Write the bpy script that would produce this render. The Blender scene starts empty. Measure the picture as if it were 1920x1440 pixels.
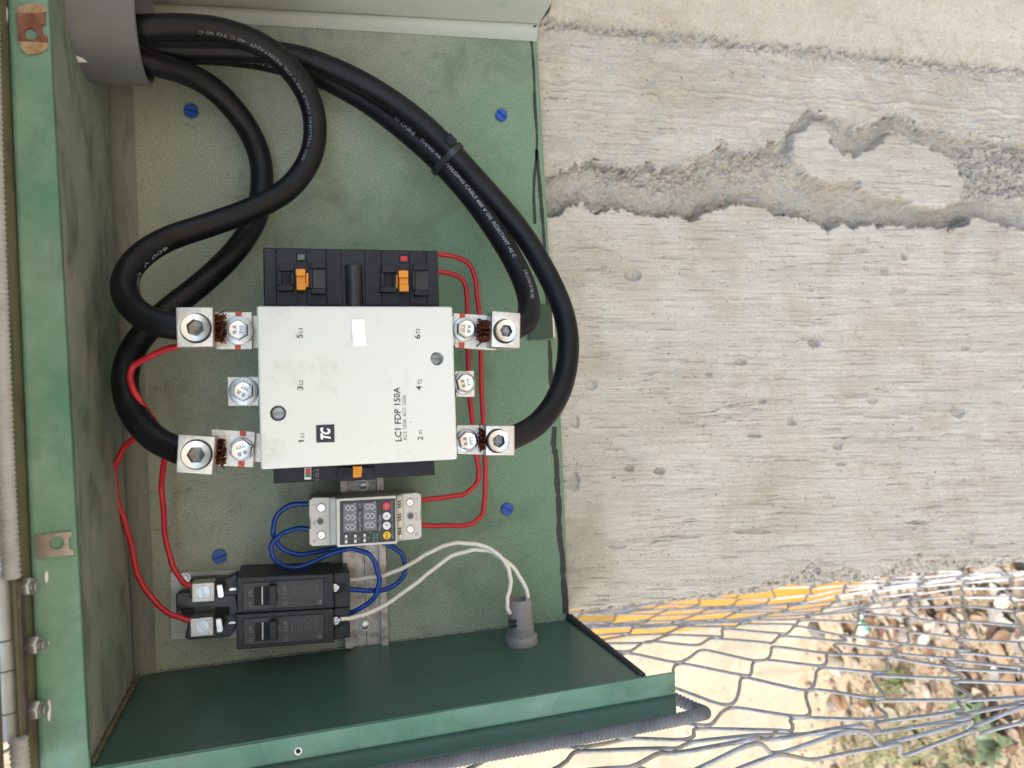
import bpy, bmesh, math, random
import numpy as np
from mathutils import Vector, Matrix, noise as mn
random.seed(7); rng = np.random.default_rng(7)
S = bpy.context.scene; COL = S.collection
# ------------------------------------------------------------------ camera
# phone held sideways: picture-left is up in the place. Units metres; x right along the wall, y into it, z up.
FP, D0, CZ = 1452.0, 0.668, 1.30
n_ = np.array([-400., 50., FP]); n_ /= np.linalg.norm(n_)
v_ = np.array([5256., -120., FP]); v_ -= n_*(n_@v_); v_ /= np.linalg.norm(v_)
h_ = np.cross(n_, v_)
def ray(px, py): return np.array([(px-960)/FP, (py-720)/FP, 1.0])
def W(px, py, h=0.0):
    """world point seen at picture point (px,py) that stands h mm in front of the enclosure's back panel"""
    r = ray(px, py); p = r*((D0-h/1000)/(n_@r))
    return Vector((-(p@h_), p@n_-D0, CZ-p@v_))
def G(px, py, z=0.0):
    """world point at height z (ground = 0)"""
    r = ray(px, py); p = r*((CZ-z)/(r@v_))
    return Vector((-(p@h_), p@n_-D0, CZ-p@v_))
def project(X, Y, Z):
    a = -X; b = Y+D0; c = CZ-Z
    x = a*h_[0]+b*n_[0]+c*v_[0]; y = a*h_[1]+b*n_[1]+c*v_[1]; z = a*h_[2]+b*n_[2]+c*v_[2]
    return 960+FP*x/z, 720+FP*y/z
cam = bpy.data.cameras.new('camera'); camo = bpy.data.objects.new('camera', cam); COL.objects.link(camo)
cam.sensor_width = 36; cam.lens = 36*FP/1920; cam.clip_start = 0.01; cam.clip_end = 500
R = Matrix(((-h_[0], h_[1], h_[2]), (n_[0], -n_[1], -n_[2]), (-v_[0], v_[1], v_[2])))
M4 = R.to_4x4(); M4.translation = (0, -D0, CZ); camo.matrix_world = M4
cam.dof.use_dof = True; cam.dof.focus_distance = 0.60; cam.dof.aperture_fstop = 7.0
S.camera = camo
# ------------------------------------------------------------------ sky, sun, exposure
SUN = Vector((-0.60, -0.36, 0.72)).normalized()
w = bpy.data.worlds.new('World'); S.world = w; w.use_nodes = True
nt = w.node_tree; sky = nt.nodes.new('ShaderNodeTexSky'); sky.sky_type = 'NISHITA'; sky.sun_disc = False
sky.sun_elevation = math.asin(SUN.z); sky.sun_rotation = math.atan2(SUN.x, SUN.y)
sky.dust_density = 2.0; sky.air_density = 1.0
nt.links.new(sky.outputs[0], nt.nodes['Background'].inputs[0]); nt.nodes['Background'].inputs[1].default_value = 0.15
sl = bpy.data.lights.new('sun', 'SUN'); sl.energy = 2.7; sl.angle = math.radians(0.55); sl.color = (1, .95, .87)
so = bpy.data.objects.new('sun', sl); COL.objects.link(so); so.rotation_euler = SUN.to_track_quat('Z', 'Y').to_euler()
S.view_settings.view_transform = 'Standard'; S.view_settings.look = 'None'; S.view_settings.exposure = 1.80
S.view_settings.use_white_balance = True; S.view_settings.white_balance_temperature = 6250
S.view_settings.gamma = 1; S.view_settings.use_curve_mapping = False
S.cycles.max_bounces = 8; S.cycles.diffuse_bounces = 5; S.cycles.use_denoising = True
# ------------------------------------------------------------------ materials
MATS = {}
def srgb(r, g, b): return tuple(((c/255)/12.92 if c/255 <= .04045 else ((c/255+.055)/1.055)**2.4) for c in (r, g, b))
class N:
    def __init__(s, name):
        s.m = bpy.data.materials.new(name); s.m.use_nodes = True; s.t = s.m.node_tree
        s.b = s.t.nodes['Principled BSDF']; s.co = s.t.nodes.new('ShaderNodeTexCoord')
    def node(s, typ, **kw):
        q = s.t.nodes.new(typ)
        for k, val in kw.items(): setattr(q, k, val)
        return q
    def l(s, a, b): s.t.links.new(a, b)
    def noise(s, scale, detail=4, rough=.55, stretch=None, coord='Object', dist=0.0):
        q = s.node('ShaderNodeTexNoise'); q.inputs['Scale'].default_value = scale; q.inputs['Detail'].default_value = detail
        q.inputs['Roughness'].default_value = rough; q.inputs['Distortion'].default_value = dist
        if stretch:
            mp = s.node('ShaderNodeMapping'); mp.inputs['Scale'].default_value = stretch
            s.l(s.co.outputs[coord], mp.inputs[0]); s.l(mp.outputs[0], q.inputs['Vector'])
        else: s.l(s.co.outputs[coord], q.inputs['Vector'])
        return q.outputs[0]
    def ramp(s, fac, stops):
        q = s.node('ShaderNodeValToRGB'); s.l(fac, q.inputs[0]); e = q.color_ramp.elements
        while len(e) < len(stops): e.new(.5)
        for el, (p, c) in zip(e, stops):
            el.position = p; el.color = (c, c, c, 1) if isinstance(c, (int, float)) else (*c[:3], 1)
        return q.outputs[0]
    def mix(s, fac, a, b, mode='MIX'):
        q = s.node('ShaderNodeMix', data_type='RGBA', blend_type=mode)
        for i, x in ((0, fac), (6, a), (7, b)):
            if isinstance(x, (int, float)): q.inputs[i].default_value = x
            elif isinstance(x, tuple): q.inputs[i].default_value = (*x[:3], 1)
            else: s.l(x, q.inputs[i])
        return q.outputs[2]
    def math(s, op, a, b=0.0):
        q = s.node('ShaderNodeMath', operation=op)
        for i, x in ((0, a), (1, b)):
            if isinstance(x, (int, float)): q.inputs[i].default_value = x
            else: s.l(x, q.inputs[i])
        return q.outputs[0]
    def attr(s, name):
        q = s.node('ShaderNodeAttribute'); q.attribute_name = name; return q.outputs['Fac']
    def bump(s, height, strength, dist):
        q = s.node('ShaderNodeBump'); q.inputs['Strength'].default_value = strength; q.inputs['Distance'].default_value = dist
        s.l(height, q.inputs['Height'])
        prev = s.b.inputs['Normal'].links
        if prev: s.l(prev[0].from_socket, q.inputs['Normal'])
        s.l(q.outputs[0], s.b.inputs['Normal'])
    def set(s, color=None, rough=None, metal=None, spec=None):
        for k, x in (('Base Color', color), ('Roughness', rough), ('Metallic', metal), ('Specular IOR Level', spec)):
            if x is None: continue
            if isinstance(x, (int, float)): s.b.inputs[k].default_value = x
            elif isinstance(x, tuple): s.b.inputs[k].default_value = (*x[:3], 1)
            else: s.l(x, s.b.inputs[k])
        return s.m
def pm(name, c, rough=.5, metal=0, c2=None, sc=200, amt=.5, bump=0, bsc=600, spec=.5, lo=.35, hi=.7):
    """plain worn material: colour with a second colour in noise patches, uneven gloss, fine relief"""
    if name in MATS: return MATS[name]
    k = N(name); col = c
    if c2 is not None:
        f = k.ramp(k.noise(sc, 6, .65), [(lo, 0.0), (hi, amt)]); col = k.mix(f, c, c2)
    r = k.math('ADD', k.math('MULTIPLY', k.noise(sc*.7, 4), .25), rough-.12)
    k.set(col, r, metal, spec)
    if bump: k.bump(k.noise(bsc, 4), bump, .0006)
    MATS[name] = k.m; return k.m
# ------------------------------------------------------------------ mesh helpers
ORG = {}
def thing(name, label, cat, loc, group=None):
    o = bpy.data.objects.new(name, None); COL.objects.link(o); o.location = loc; o.empty_display_size = .02
    o['label'] = label; o['category'] = cat
    if group: o['group'] = group
    ORG[o] = Vector(loc); return o
class MB:
    def __init__(s): s.v = []; s.f = []
    def add(s, vs, fs):
        k = len(s.v); s.v += [Vector(p) for p in vs]; s.f += [tuple(i+k for i in f) for f in fs]; return s
    def prism(s, top, d):
        """polygon (world points) extruded along vector d"""
        m = len(top); d = Vector(d); vs = list(top)+[p+d for p in top]
        fs = [tuple(range(m)), tuple(range(2*m-1, m-1, -1))]+[(i, i+m, (i+1) % m+m, (i+1) % m) for i in range(m)]
        return s.add(vs, fs)
    def pp(s, pts, h1, h0):
        """picture polygon standing at h1 mm, going straight back to h0 mm"""
        return s.prism([W(x, y, h1) for x, y in pts], (0, (h1-h0)/1000, 0))
    def rect(s, x0, y0, x1, y1, h1, h0): return s.pp([(x0, y0), (x1, y0), (x1, y1), (x0, y1)], h1, h0)
    def quad(s, a, b, c, d, t):
        """four world points, thickness vector t"""
        return s.prism([Vector(a), Vector(b), Vector(c), Vector(d)], t)
    def lathe(s, c, ax, prof, seg=24, rad=None):
        """prof = (radius, distance along ax) in metres"""
        ax = Vector(ax).normalized(); u = ax.orthogonal().normalized(); q = ax.cross(u); vs = []; fs = []
        for r, d in prof:
            for i in range(seg):
                a = 2*math.pi*i/seg; rr = r*(rad(i) if rad else 1); vs.append(Vector(c)+ax*d+(u*math.cos(a)+q*math.sin(a))*rr)
        m = len(prof)
        for j in range(m-1):
            for i in range(seg): fs.append((j*seg+i, j*seg+(i+1) % seg, (j+1)*seg+(i+1) % seg, (j+1)*seg+i))
        fs.append(tuple(range(seg-1, -1, -1))); fs.append(tuple((m-1)*seg+i for i in range(seg)))
        return s.add(vs, fs)
    def tube(s, pts, r, seg=12, rf=None, caps=True):
        fr = frames(pts); vs = []; fs = []
        for j, (p, t, u, q) in enumerate(fr):
            rr = r*(rf(j/(len(fr)-1)) if rf else 1)
            vs += [p+(u*math.cos(2*math.pi*i/seg)+q*math.sin(2*math.pi*i/seg))*rr for i in range(seg)]
        for j in range(len(fr)-1):
            for i in range(seg): fs.append((j*seg+i, j*seg+(i+1) % seg, (j+1)*seg+(i+1) % seg, (j+1)*seg+i))
        if caps:
            fs.append(tuple(range(seg-1, -1, -1))); fs.append(tuple((len(fr)-1)*seg+i for i in range(seg)))
        return s.add(vs, fs)
    def build(s, name, mat, parent=None, bevel=0, smooth=40, org=None, seg=2, kind=None, label=None, cat=None, group=None):
        if parent is not None: o0 = ORG[parent]
        else: o0 = Vector(org) if org is not None else sum(s.v, Vector())/max(1, len(s.v))
        me = bpy.data.meshes.new(name); me.from_pydata([p-o0 for p in s.v], [], s.f)
        bm = bmesh.new(); bm.from_mesh(me); bmesh.ops.remove_doubles(bm, verts=bm.verts, dist=1e-7)
        bmesh.ops.recalc_face_normals(bm, faces=bm.faces); bm.to_mesh(me); bm.free()
        if smooth:
            me.shade_smooth(); me.set_sharp_from_angle(angle=math.radians(smooth))
        ob = bpy.data.objects.new(name, me); COL.objects.link(ob); me.materials.append(mat)
        if parent is not None: ob.parent = parent
        else: ob.location = o0
        ORG[ob] = o0
        if bevel:
            b = ob.modifiers.new('bevel', 'BEVEL'); b.width = bevel/1000; b.segments = seg; b.limit_method = 'ANGLE'; b.angle_limit = math.radians(35)
            b.harden_normals = False
        for k, x in (('kind', kind), ('label', label), ('category', cat), ('group', group)):
            if x: ob[k] = x
        return ob
def frames(pts):
    """parallel-transport frames along a polyline"""
    P = [Vector(p) for p in pts]; out = []; T = []
    for i in range(len(P)): T.append((P[min(i+1, len(P)-1)]-P[max(i-1, 0)]).normalized())
    up = Vector((0, -1, 0)); u = up-T[0]*up.dot(T[0])
    if u.length < .2: u = T[0].orthogonal()
    u.normalize()
    for p, t in zip(P, T):
        u = u-t*u.dot(t); u.normalize(); out.append((p, t, u, t.cross(u)))
    return out
def spline(pts, per=8):
    """centripetal-ish Catmull-Rom through world points, resampled"""
    P = [Vector(p) for p in pts]; P = [P[0]*2-P[1]]+P+[P[-1]*2-P[-2]]; out = []
    for i in range(1, len(P)-2):
        p0, p1, p2, p3 = P[i-1:i+3]
        for k in range(per):
            t = k/per; out.append(.5*((2*p1)+(p2-p0)*t+(2*p0-5*p1+4*p2-p3)*t*t+(3*p1-p0-3*p2+p3)*t**3))
    out.append(P[-2]); return out
def relax(pts, k=3):
    for _ in range(k): pts = [pts[0]]+[(pts[i-1]+pts[i]*2+pts[i+1])/4 for i in range(1, len(pts)-1)]+[pts[-1]]
    return pts
def path(lst, per=8, k=4): return relax(spline([W(*p) for p in lst], per), k)
def cut(ob, cutters):
    """boolean the cutters out of ob and bake the result"""
    for c in cutters:
        b = ob.modifiers.new('cut', 'BOOLEAN'); b.operation = 'DIFFERENCE'; b.object = c; b.solver = 'EXACT'
    bpy.context.view_layer.update(); dg = bpy.context.evaluated_depsgraph_get()
    me = bpy.data.meshes.new_from_object(ob.evaluated_get(dg)); ob.modifiers.clear(); old = ob.data; ob.data = me; me.name = old.name
    me.shade_smooth(); me.set_sharp_from_angle(angle=math.radians(35))
    for c in cutters: bpy.data.objects.remove(c)
_TX = {}
def tmesh(s, bold=0.0, shear=0.0, res=2):
    key = (s, bold, shear)
    if key not in _TX:
        cu = bpy.data.curves.new('t', 'FONT'); cu.body = s; cu.resolution_u = res; cu.offset = bold; cu.shear = shear; cu.size = 1
        ob = bpy.data.objects.new('t', cu); COL.objects.link(ob); bpy.context.view_layer.update()
        me = bpy.data.meshes.new_from_object(ob.evaluated_get(bpy.context.evaluated_depsgraph_get()))
        vs = [tuple(q.co[:2]) for q in me.vertices]; fs = [tuple(p.vertices) for p in me.polygons]
        bpy.data.objects.remove(ob); bpy.data.meshes.remove(me)
        for i, ch in enumerate(s):      # the built-in font's figure one is a bare stroke: give it its flag
            if ch != '1': continue
            pre = _TX.setdefault(('w', s[:i+1], bold), None)
            if pre is None:
                cu2 = bpy.data.curves.new('t', 'FONT'); cu2.body = s[:i+1]; cu2.offset = bold; cu2.size = 1; cu2.resolution_u = 1
                o2 = bpy.data.objects.new('t', cu2); COL.objects.link(o2); bpy.context.view_layer.update()
                m2 = bpy.data.meshes.new_from_object(o2.evaluated_get(bpy.context.evaluated_depsgraph_get())); pre = max(q.co.x for q in m2.vertices)
                bpy.data.objects.remove(o2); bpy.data.meshes.remove(m2); _TX[('w', s[:i+1], bold)] = pre
            xr = pre-.05; k = len(vs); vs = vs+[(xr, .70), (xr-.16, .57), (xr-.16, .49), (xr, .61)]; fs = fs+[(k, k+1, k+2, k+3)]
        _TX[key] = (vs, fs)
    return _TX[key]
CAP = 0.70
def text(mb, s, a, b, cap, h, bold=0.0, shear=0.0, lift=.12):
    """flat lettering: baseline from picture point a to b, capital height cap px, on the surface h mm"""
    vs, fs = tmesh(s, bold, shear); A = W(*a, h+lift); B = W(*b, h+lift)
    x0 = min(p[0] for p in vs); x1 = max(p[0] for p in vs); e = (B-A); up = W(a[0]-cap, a[1], h+lift)-A
    e1 = e/(x1-x0); up = up/CAP
    mb.add([A+e1*(p[0]-x0)+up*p[1] for p in vs], fs); return mb
def disc(mb, px, py, rpx, h1, h0, seg=28, prof=None):
    c = W(px, py, h1); r = (W(px, py-rpx, h1)-c).length
    mb.lathe(c, (0, 1, 0), [(r*.93, 0), (r, r*.07), (r, (h1-h0)/1000)] if prof is None else [(r*a, d/1000) for a, d in prof], seg); return r
def ring(mb, px, py, r1px, r0px, h1, h0, seg=32):
    c = W(px, py, h1); k = (W(px, py-1, h1)-c).length; d = (h1-h0)/1000
    vs = []; fs = []
    for j, (r, dd) in enumerate(((r0px*k, d), (r0px*k, 0), (r1px*k, 0), (r1px*k, d))):
        for i in range(seg):
            a = 2*math.pi*i/seg; vs.append(c+Vector((math.cos(a)*r, dd, math.sin(a)*r)))
    for j in range(3):
        for i in range(seg): fs.append((j*seg+i, j*seg+(i+1) % seg, (j+1)*seg+(i+1) % seg, (j+1)*seg+i))
    mb.add(vs, fs)
# ------------------------------------------------------------------ shared materials
def coat(name, dust, streak, base=srgb(74, 116, 92), dustc=srgb(146, 142, 124), grain=1.0, dirt=0.0, rough=.42):
    """green powder coat with settled dust, dirt and scuffs"""
    k = N(name)
    fine = k.noise(1100, 3, .7); mid = k.noise(38, 6, .62, dist=.4); big = k.noise(6, 5, .6)
    st = k.noise(9, 6, .62, stretch=streak)
    f = k.math('ADD', k.math('MULTIPLY', mid, .45), k.math('MULTIPLY', k.math('ADD', big, st), .5))
    f = k.ramp(f, [(.98-.62*dust-.22, 0.0), (min(1, .98-.62*dust+.22), .95)])
    sp = k.ramp(fine, [(.42, 0.0), (.66, 1.0)])
    c = k.mix(k.math('MULTIPLY', sp, .55*grain), base, tuple(x*1.9+.02 for x in base))
    dc = k.mix(k.math('MULTIPLY', sp, .5*grain), dustc, tuple(x*.45 for x in dustc))
    c = k.mix(f, c, dc)
    if dirt:
        d2 = k.ramp(k.noise(26, 7, .7, stretch=streak, dist=.6), [(.5, 0.0), (.72, dirt)]); c = k.mix(d2, c, srgb(48, 52, 46))
    scr = k.ramp(k.noise(520, 2, .5, stretch=(1, 1, .12)), [(.80, 0.0), (.83, .6)]); c = k.mix(scr, c, srgb(190, 200, 190))
    k.set(c, k.math('ADD', k.math('MULTIPLY', f, .35), rough), 0, .4)
    if grain: k.bump(fine, .55*grain, .0008)
    k.bump(mid, .15, .002)
    return k.m
def panel_mat():
    """back panel: orange-peel green coat; dust lies thick along the upper and outer edges"""
    k = N('panel_coat'); fine = k.noise(1000, 3, .75); fine2 = k.noise(1800, 2, .6); mid = k.noise(30, 7, .65, dist=.5); big = k.noise(5.5, 4, .55)
    sep = k.node('ShaderNodeSeparateXYZ'); k.l(k.co.outputs['Object'], sep.inputs[0])
    ez = k.math('MULTIPLY', k.math('ADD', sep.outputs['Z'], .0), 3.6)
    ex = k.math('MULTIPLY', k.math('ABSOLUTE', k.math('SUBTRACT', sep.outputs['X'], -.0)), 2.9)
    f = k.math('ADD', k.math('ADD', ez, k.math('POWER', ex, 2.0)), k.math('SUBTRACT', k.math('ADD', k.math('MULTIPLY', mid, .75), k.math('MULTIPLY', big, .9)), .42))
    f = k.ramp(f, [(.16, 0.0), (.85, .92)])
    sp = k.ramp(k.math('ADD', k.math('MULTIPLY', fine, .7), k.math('MULTIPLY', fine2, .3)), [(.40, 0.0), (.62, 1.0)])
    c = k.mix(sp, srgb(88, 118, 90), srgb(150, 178, 148)); dc = k.mix(sp, srgb(128, 134, 120), srgb(196, 200, 184))
    c = k.mix(f, c, dc)
    dk = k.ramp(k.noise(70, 8, .75), [(.56, 0.0), (.72, .6)]); c = k.mix(k.math('MULTIPLY', dk, f), c, srgb(62, 62, 54))
    grime = k.ramp(k.noise(13, 8, .7, dist=.8), [(.50, 0.0), (.74, .45)]); c = k.mix(grime, c, srgb(74, 82, 70))
    scr = k.ramp(k.noise(900, 2, .5, stretch=(.5, 1, .1)), [(.82, 0.0), (.85, .8)]); c = k.mix(scr, c, srgb(205, 214, 200))
    k.set(c, .62, 0, .35); k.bump(sp, .6, .0006); return k.m
GREEN = srgb(72, 120, 96)
M_panel = panel_mat()
M_top = coat('top_wall_coat', .58, (.6, 1.2, 1), grain=.3, dirt=.75, dustc=srgb(148, 152, 144))
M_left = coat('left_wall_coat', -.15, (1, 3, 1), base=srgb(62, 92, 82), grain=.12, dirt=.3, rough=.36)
M_right = coat('right_wall_coat', .86, (1, 1, .12), grain=.5, dustc=srgb(184, 188, 178))
M_lip = coat('lip_coat', .24, (1, 1, 1), base=srgb(86, 132, 110), grain=.3, dirt=.35, dustc=srgb(150, 172, 160), rough=.36)
M_fillet = coat('fillet_coat', .8, (1, 5, 5), grain=.3, dirt=.5, dustc=srgb(130, 132, 124))
M_olive = coat('gutter_coat', .6, (1, 6, 6), base=srgb(78, 96, 70), grain=.3, dirt=.9, dustc=srgb(110, 104, 84))
M_rubber = pm('rubber', srgb(12, 13, 16), .42, 0, srgb(34, 36, 41), 45, .5, .35, 700, .26)
M_hose = pm('hose_plastic', srgb(108, 110, 114), .55, 0, srgb(60, 62, 65), 40, .8, .2, 700)
M_black = pm('black_plastic', srgb(26, 29, 37), .45, 0, srgb(48, 52, 60), 160, .6, .25, 1600, .3)
M_black2 = pm('black_gloss', srgb(26, 28, 32), .34, 0, srgb(50, 52, 56), 160, .5, .15, 1200)
M_bakelite = pm('bakelite', srgb(33, 35, 41), .42, 0, srgb(60, 61, 64), 130, .5, .25, 1300, .3)
M_grey = pm('grey_pvc', srgb(98, 101, 106), .42, 0, srgb(84, 86, 89), 35, .5, .15, 500)
M_socket = pm('socket_grey', srgb(142, 138, 134), .45, 0, srgb(120, 116, 112), 90, .4, .12, 700)
M_alu = pm('cast_aluminium', (.72, .71, .68), .48, 1, (.52, .50, .46), 260, .8, .6, 1300)
M_zinc = pm('zinc_steel', (.52, .54, .56), .38, 1, (.42, .43, .44), 320, .6, .2, 1400)
M_zinc2 = pm('bright_zinc', (.80, .80, .78), .40, 1, (.60, .59, .55), 300, .5, .15, 1400)
M_galv = pm('galvanised_rail', (.44, .42, .39), .48, 1, (.15, .12, .10), 120, .9, .3, 900, lo=.45, hi=.72)
M_rust = pm('rusty_steel', srgb(112, 66, 46), .8, .1, srgb(158, 116, 104), 160, .9, .6, 700)
M_plate = pm('grey_steel', srgb(176, 180, 176), .42, .1, srgb(150, 152, 146), 60, .6, .1)
M_copper = pm('copper', (.22, .075, .045), .5, 1, (.06, .02, .014), 500, .95, .2, 2000, lo=.3, hi=.6)
M_redpaint = pm('red_paint', srgb(196, 72, 52), .5, 0, srgb(170, 52, 44), 300, .5)
M_redw = pm('red_insulation', srgb(188, 36, 48), .34, 0, srgb(160, 28, 44), 120, .6, .05)
M_bluew = pm('blue_insulation', srgb(18, 66, 150), .36, 0, srgb(12, 48, 120), 120, .6, .05)
M_whitew = pm('white_insulation', srgb(236, 230, 216), .42, 0, srgb(214, 206, 188), 120, .6, .05)
M_orange = pm('orange_plastic', srgb(240, 156, 40), .45, 0, srgb(226, 134, 26), 200, .4)
M_blue = pm('blue_plug', srgb(30, 78, 170), .5, 0, srgb(20, 50, 120), 300, .6)
M_ink = pm('black_ink', srgb(40, 40, 44), .6)
M_tape = pm('black_marker', srgb(24, 24, 27), .4, 0, srgb(60, 60, 62), 300, .6)
M_wprint = pm('white_print', srgb(176, 180, 184), .6, 0, srgb(84, 88, 92), 700, .9, lo=.45, hi=.6)
M_gprint = pm('grey_print', srgb(132, 132, 132), .6, 0, srgb(80, 80, 82), 900, .9, lo=.45, hi=.6)
M_tag = pm('white_tag', srgb(238, 238, 242), .5)
M_slate = pm('slate_film', srgb(44, 48, 56), .28)
M_disp = pm('display_window', srgb(112, 114, 122), .25)
M_seg = pm('display_segment', srgb(196, 196, 196), .4)
M_ivory = pm('ivory_plastic', srgb(214, 212, 204), .4, 0, srgb(196, 190, 176), 50, .6, .06, 900)
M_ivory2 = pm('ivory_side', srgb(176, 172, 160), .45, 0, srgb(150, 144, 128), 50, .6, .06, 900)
M_dark = pm('dark_hole', srgb(20, 20, 20), .7)
def cover_mat():
    k = N('white_cover'); sm = k.ramp(k.noise(34, 9, .78), [(.54, 0.0), (.76, .6)])
    c = k.mix(sm, srgb(212, 213, 205), srgb(162, 158, 142))
    sc = k.ramp(k.noise(120, 8, .8, dist=.3), [(.64, 0.0), (.72, .8)]); c = k.mix(sc, c, srgb(126, 126, 116))
    k.set(c, k.math('ADD', k.math('MULTIPLY', sm, .3), .36), 0, .45); k.bump(k.noise(900, 3), .08, .0004); return k.m
M_cover = cover_mat()
def concrete_mat(name, warm=True):
    k = N(name); z = k.attr('zone'); rg = k.attr('rough')
    g = k.noise(1, 7, .62, stretch=(330, 25, 14)); g2 = k.noise(1, 6, .6, stretch=(70, 12, 6)); blot = k.noise(11, 7, .66, dist=.6); sp = k.noise(600, 4, .7); md = k.noise(85, 7, .7, dist=.3)
    board = k.mix(k.ramp(g, [(.25, 0.0), (.75, 1.0)]), srgb(200, 193, 178), srgb(226, 219, 204))
    board = k.mix(k.ramp(sp, [(.42, 0.0), (.74, .5)]), board, srgb(168, 159, 142))
    board = k.mix(k.ramp(g2, [(.45, 0.0), (.78, .5)]), board, srgb(170, 162, 148))
    hair = k.ramp(k.noise(1, 3, .5, stretch=(190, 15, 9), dist=.6), [(.486, 0.0), (.498, .95), (.502, .95), (.514, 0.0)])
    hair = k.math('MULTIPLY', hair, k.ramp(k.noise(20, 5, .6), [(.45, 0.0), (.60, 1.0)])); board = k.mix(hair, board, srgb(108, 100, 88))
    rag = k.mix(k.ramp(sp, [(.3, 0.0), (.7, 1.0)]), srgb(172, 162, 144), srgb(224, 215, 197)); rag = k.mix(k.ramp(md, [(.42, 0.0), (.7, .8)]), rag, srgb(190, 184, 172))
    c = k.mix(k.math('ADD', k.math('MULTIPLY', z, .85), k.math('MULTIPLY', blot, .15)), rag, board); c = k.mix(k.ramp(blot, [(.47, 0.0), (.70, .62)]), c, srgb(176, 163, 138))
    pale = k.ramp(k.noise(16, 7, .7, stretch=(2, 2, .5), dist=.8), [(.58, 0.0), (.72, .5)]); c = k.mix(pale, c, srgb(222, 217, 205))
    drk = k.ramp(k.noise(24, 7, .72, stretch=(1.6, 1.6, .6), dist=.5), [(.60, 0.0), (.78, .4)]); c = k.mix(drk, c, srgb(146, 136, 118))
    agg = k.ramp(k.noise(190, 5, .7), [(.50, 0.0), (.62, .8)]); c = k.mix(k.math('MULTIPLY', agg, rg), c, srgb(104, 100, 94))
    pore = k.ramp(k.noise(330, 3, .5), [(.685, 0.0), (.72, .85)]); c = k.mix(pore, c, srgb(92, 84, 72))
    k.set(c, .88, 0, .25)
    k.bump(g, .7, .0016); k.bump(sp, .9, .0014); k.bump(md, .8, .004); return k.m
M_conc = concrete_mat('board_marked_concrete')
def plain_conc(name, c1, c2, sc=9):
    k = N(name); c = k.mix(k.ramp(k.noise(sc, 8, .65), [(.3, 0.0), (.7, 1.0)]), c1, c2)
    st = k.ramp(k.noise(3, 6, .65, stretch=(6, 6, 1)), [(.55, 0.0), (.75, .5)]); c = k.mix(st, c, tuple(x*.62 for x in c1))
    sp = k.ramp(k.noise(60, 6, .75), [(.55, 0.0), (.70, .7)]); c = k.mix(sp, c, tuple(x*.5 for x in c1))
    k.set(c, .9, 0, .2); k.bump(k.noise(120, 5), .5, .002); return k.m
M_conc2 = plain_conc('plain_concrete', srgb(168, 162, 150), srgb(190, 184, 172))
M_cream = plain_conc('cream_plaster', srgb(146, 138, 120), srgb(172, 164, 146), 7)
M_yellow = pm('yellow_paint', srgb(154, 114, 30), .5, 0, srgb(138, 98, 24), 20, .6, .2, 200)
def ground_mat():
    k = N('dry_soil'); a = k.noise(14, 9, .7); b = k.noise(160, 6, .7); c = k.mix(k.ramp(a, [(.3, 0.0), (.7, 1.0)]), srgb(166, 150, 126), srgb(200, 186, 162))
    c = k.mix(k.ramp(b, [(.35, 0.0), (.68, .8)]), c, srgb(126, 110, 90))
    v = k.node('ShaderNodeTexVoronoi'); v.inputs['Scale'].default_value = 75; k.l(k.co.outputs['Object'], v.inputs['Vector'])
    peb = k.ramp(v.outputs['Distance'], [(.18, 1.0), (.34, 0.0)]); pc = k.mix(v.outputs['Color'], srgb(120, 116, 110), srgb(200, 188, 168))
    c = k.mix(k.math('MULTIPLY', peb, k.ramp(a, [(.45, 0.0), (.6, .8)])), c, pc)
    k.set(c, .95, 0, .15); k.bump(b, .9, .006); k.bump(peb, .6, .004); return k.m
M_ground = ground_mat()
# ------------------------------------------------------------------ ground, far wall, post, added shade slab
gm = MB(); gm.add([(-60, -60, 0), (60, -60, 0), (60, 60, 0), (-60, 60, 0)], [(0, 1, 2, 3)])
ground = gm.build('ground', M_ground, org=(0, 0, 0), kind='structure')
def wall_on(a, b, ext0, ext1, hgt, th):
    d = (b-a); d.z = 0; d.normalize(); nrm = Vector((-d.y, d.x, 0))
    if nrm.y < 0: nrm = -nrm
    p = a-d*ext0; q = b+d*ext1
    return [Vector((p.x, p.y, -.05)), Vector((q.x, q.y, -.05)), Vector((q.x, q.y, hgt)), Vector((p.x, p.y, hgt))], nrm*th
pa, pb = G(1508, 1165), G(1476, 1440)
pts, t = wall_on(pa, pb, .5, 3.0, 3.0, .2)
wallf = thing('plaster_wall', 'sunlit cream plaster wall standing behind the chain-link fence', 'wall', (pa+pb)/2)
MB().prism(pts, t).build('wall_body', M_cream, wallf, bevel=6)
y1, y2 = G(1518, 1157), G(1640, 1078)
d = (y2-y1).normalized(); nb = Vector((-d.y, d.x, 0)); nb = nb if nb.y > 0 else -nb
MB().prism([y1, y1+d*.34, y1+d*.34+nb*.05, y1+nb*.05], (0, 0, 3.0)).build('yellow_post', M_yellow, bevel=4, org=y1,
    label='yellow painted square post beside the cream wall', cat='post')
MB().prism([Vector(p) for p in ((-2.15, -2.3, 2.6), (.62, -2.3, 2.6), (.62, .36, 2.6), (-2.15, .36, 2.6))], (0, 0, .18)).build('shade_slab', M_conc2, bevel=8,  # unseen slab, added to keep sun and overhead sky off box and pillar
    label='unseen grey slab added overhead to shade the green box, resting on the concrete pillar', cat='shade slab')
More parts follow.
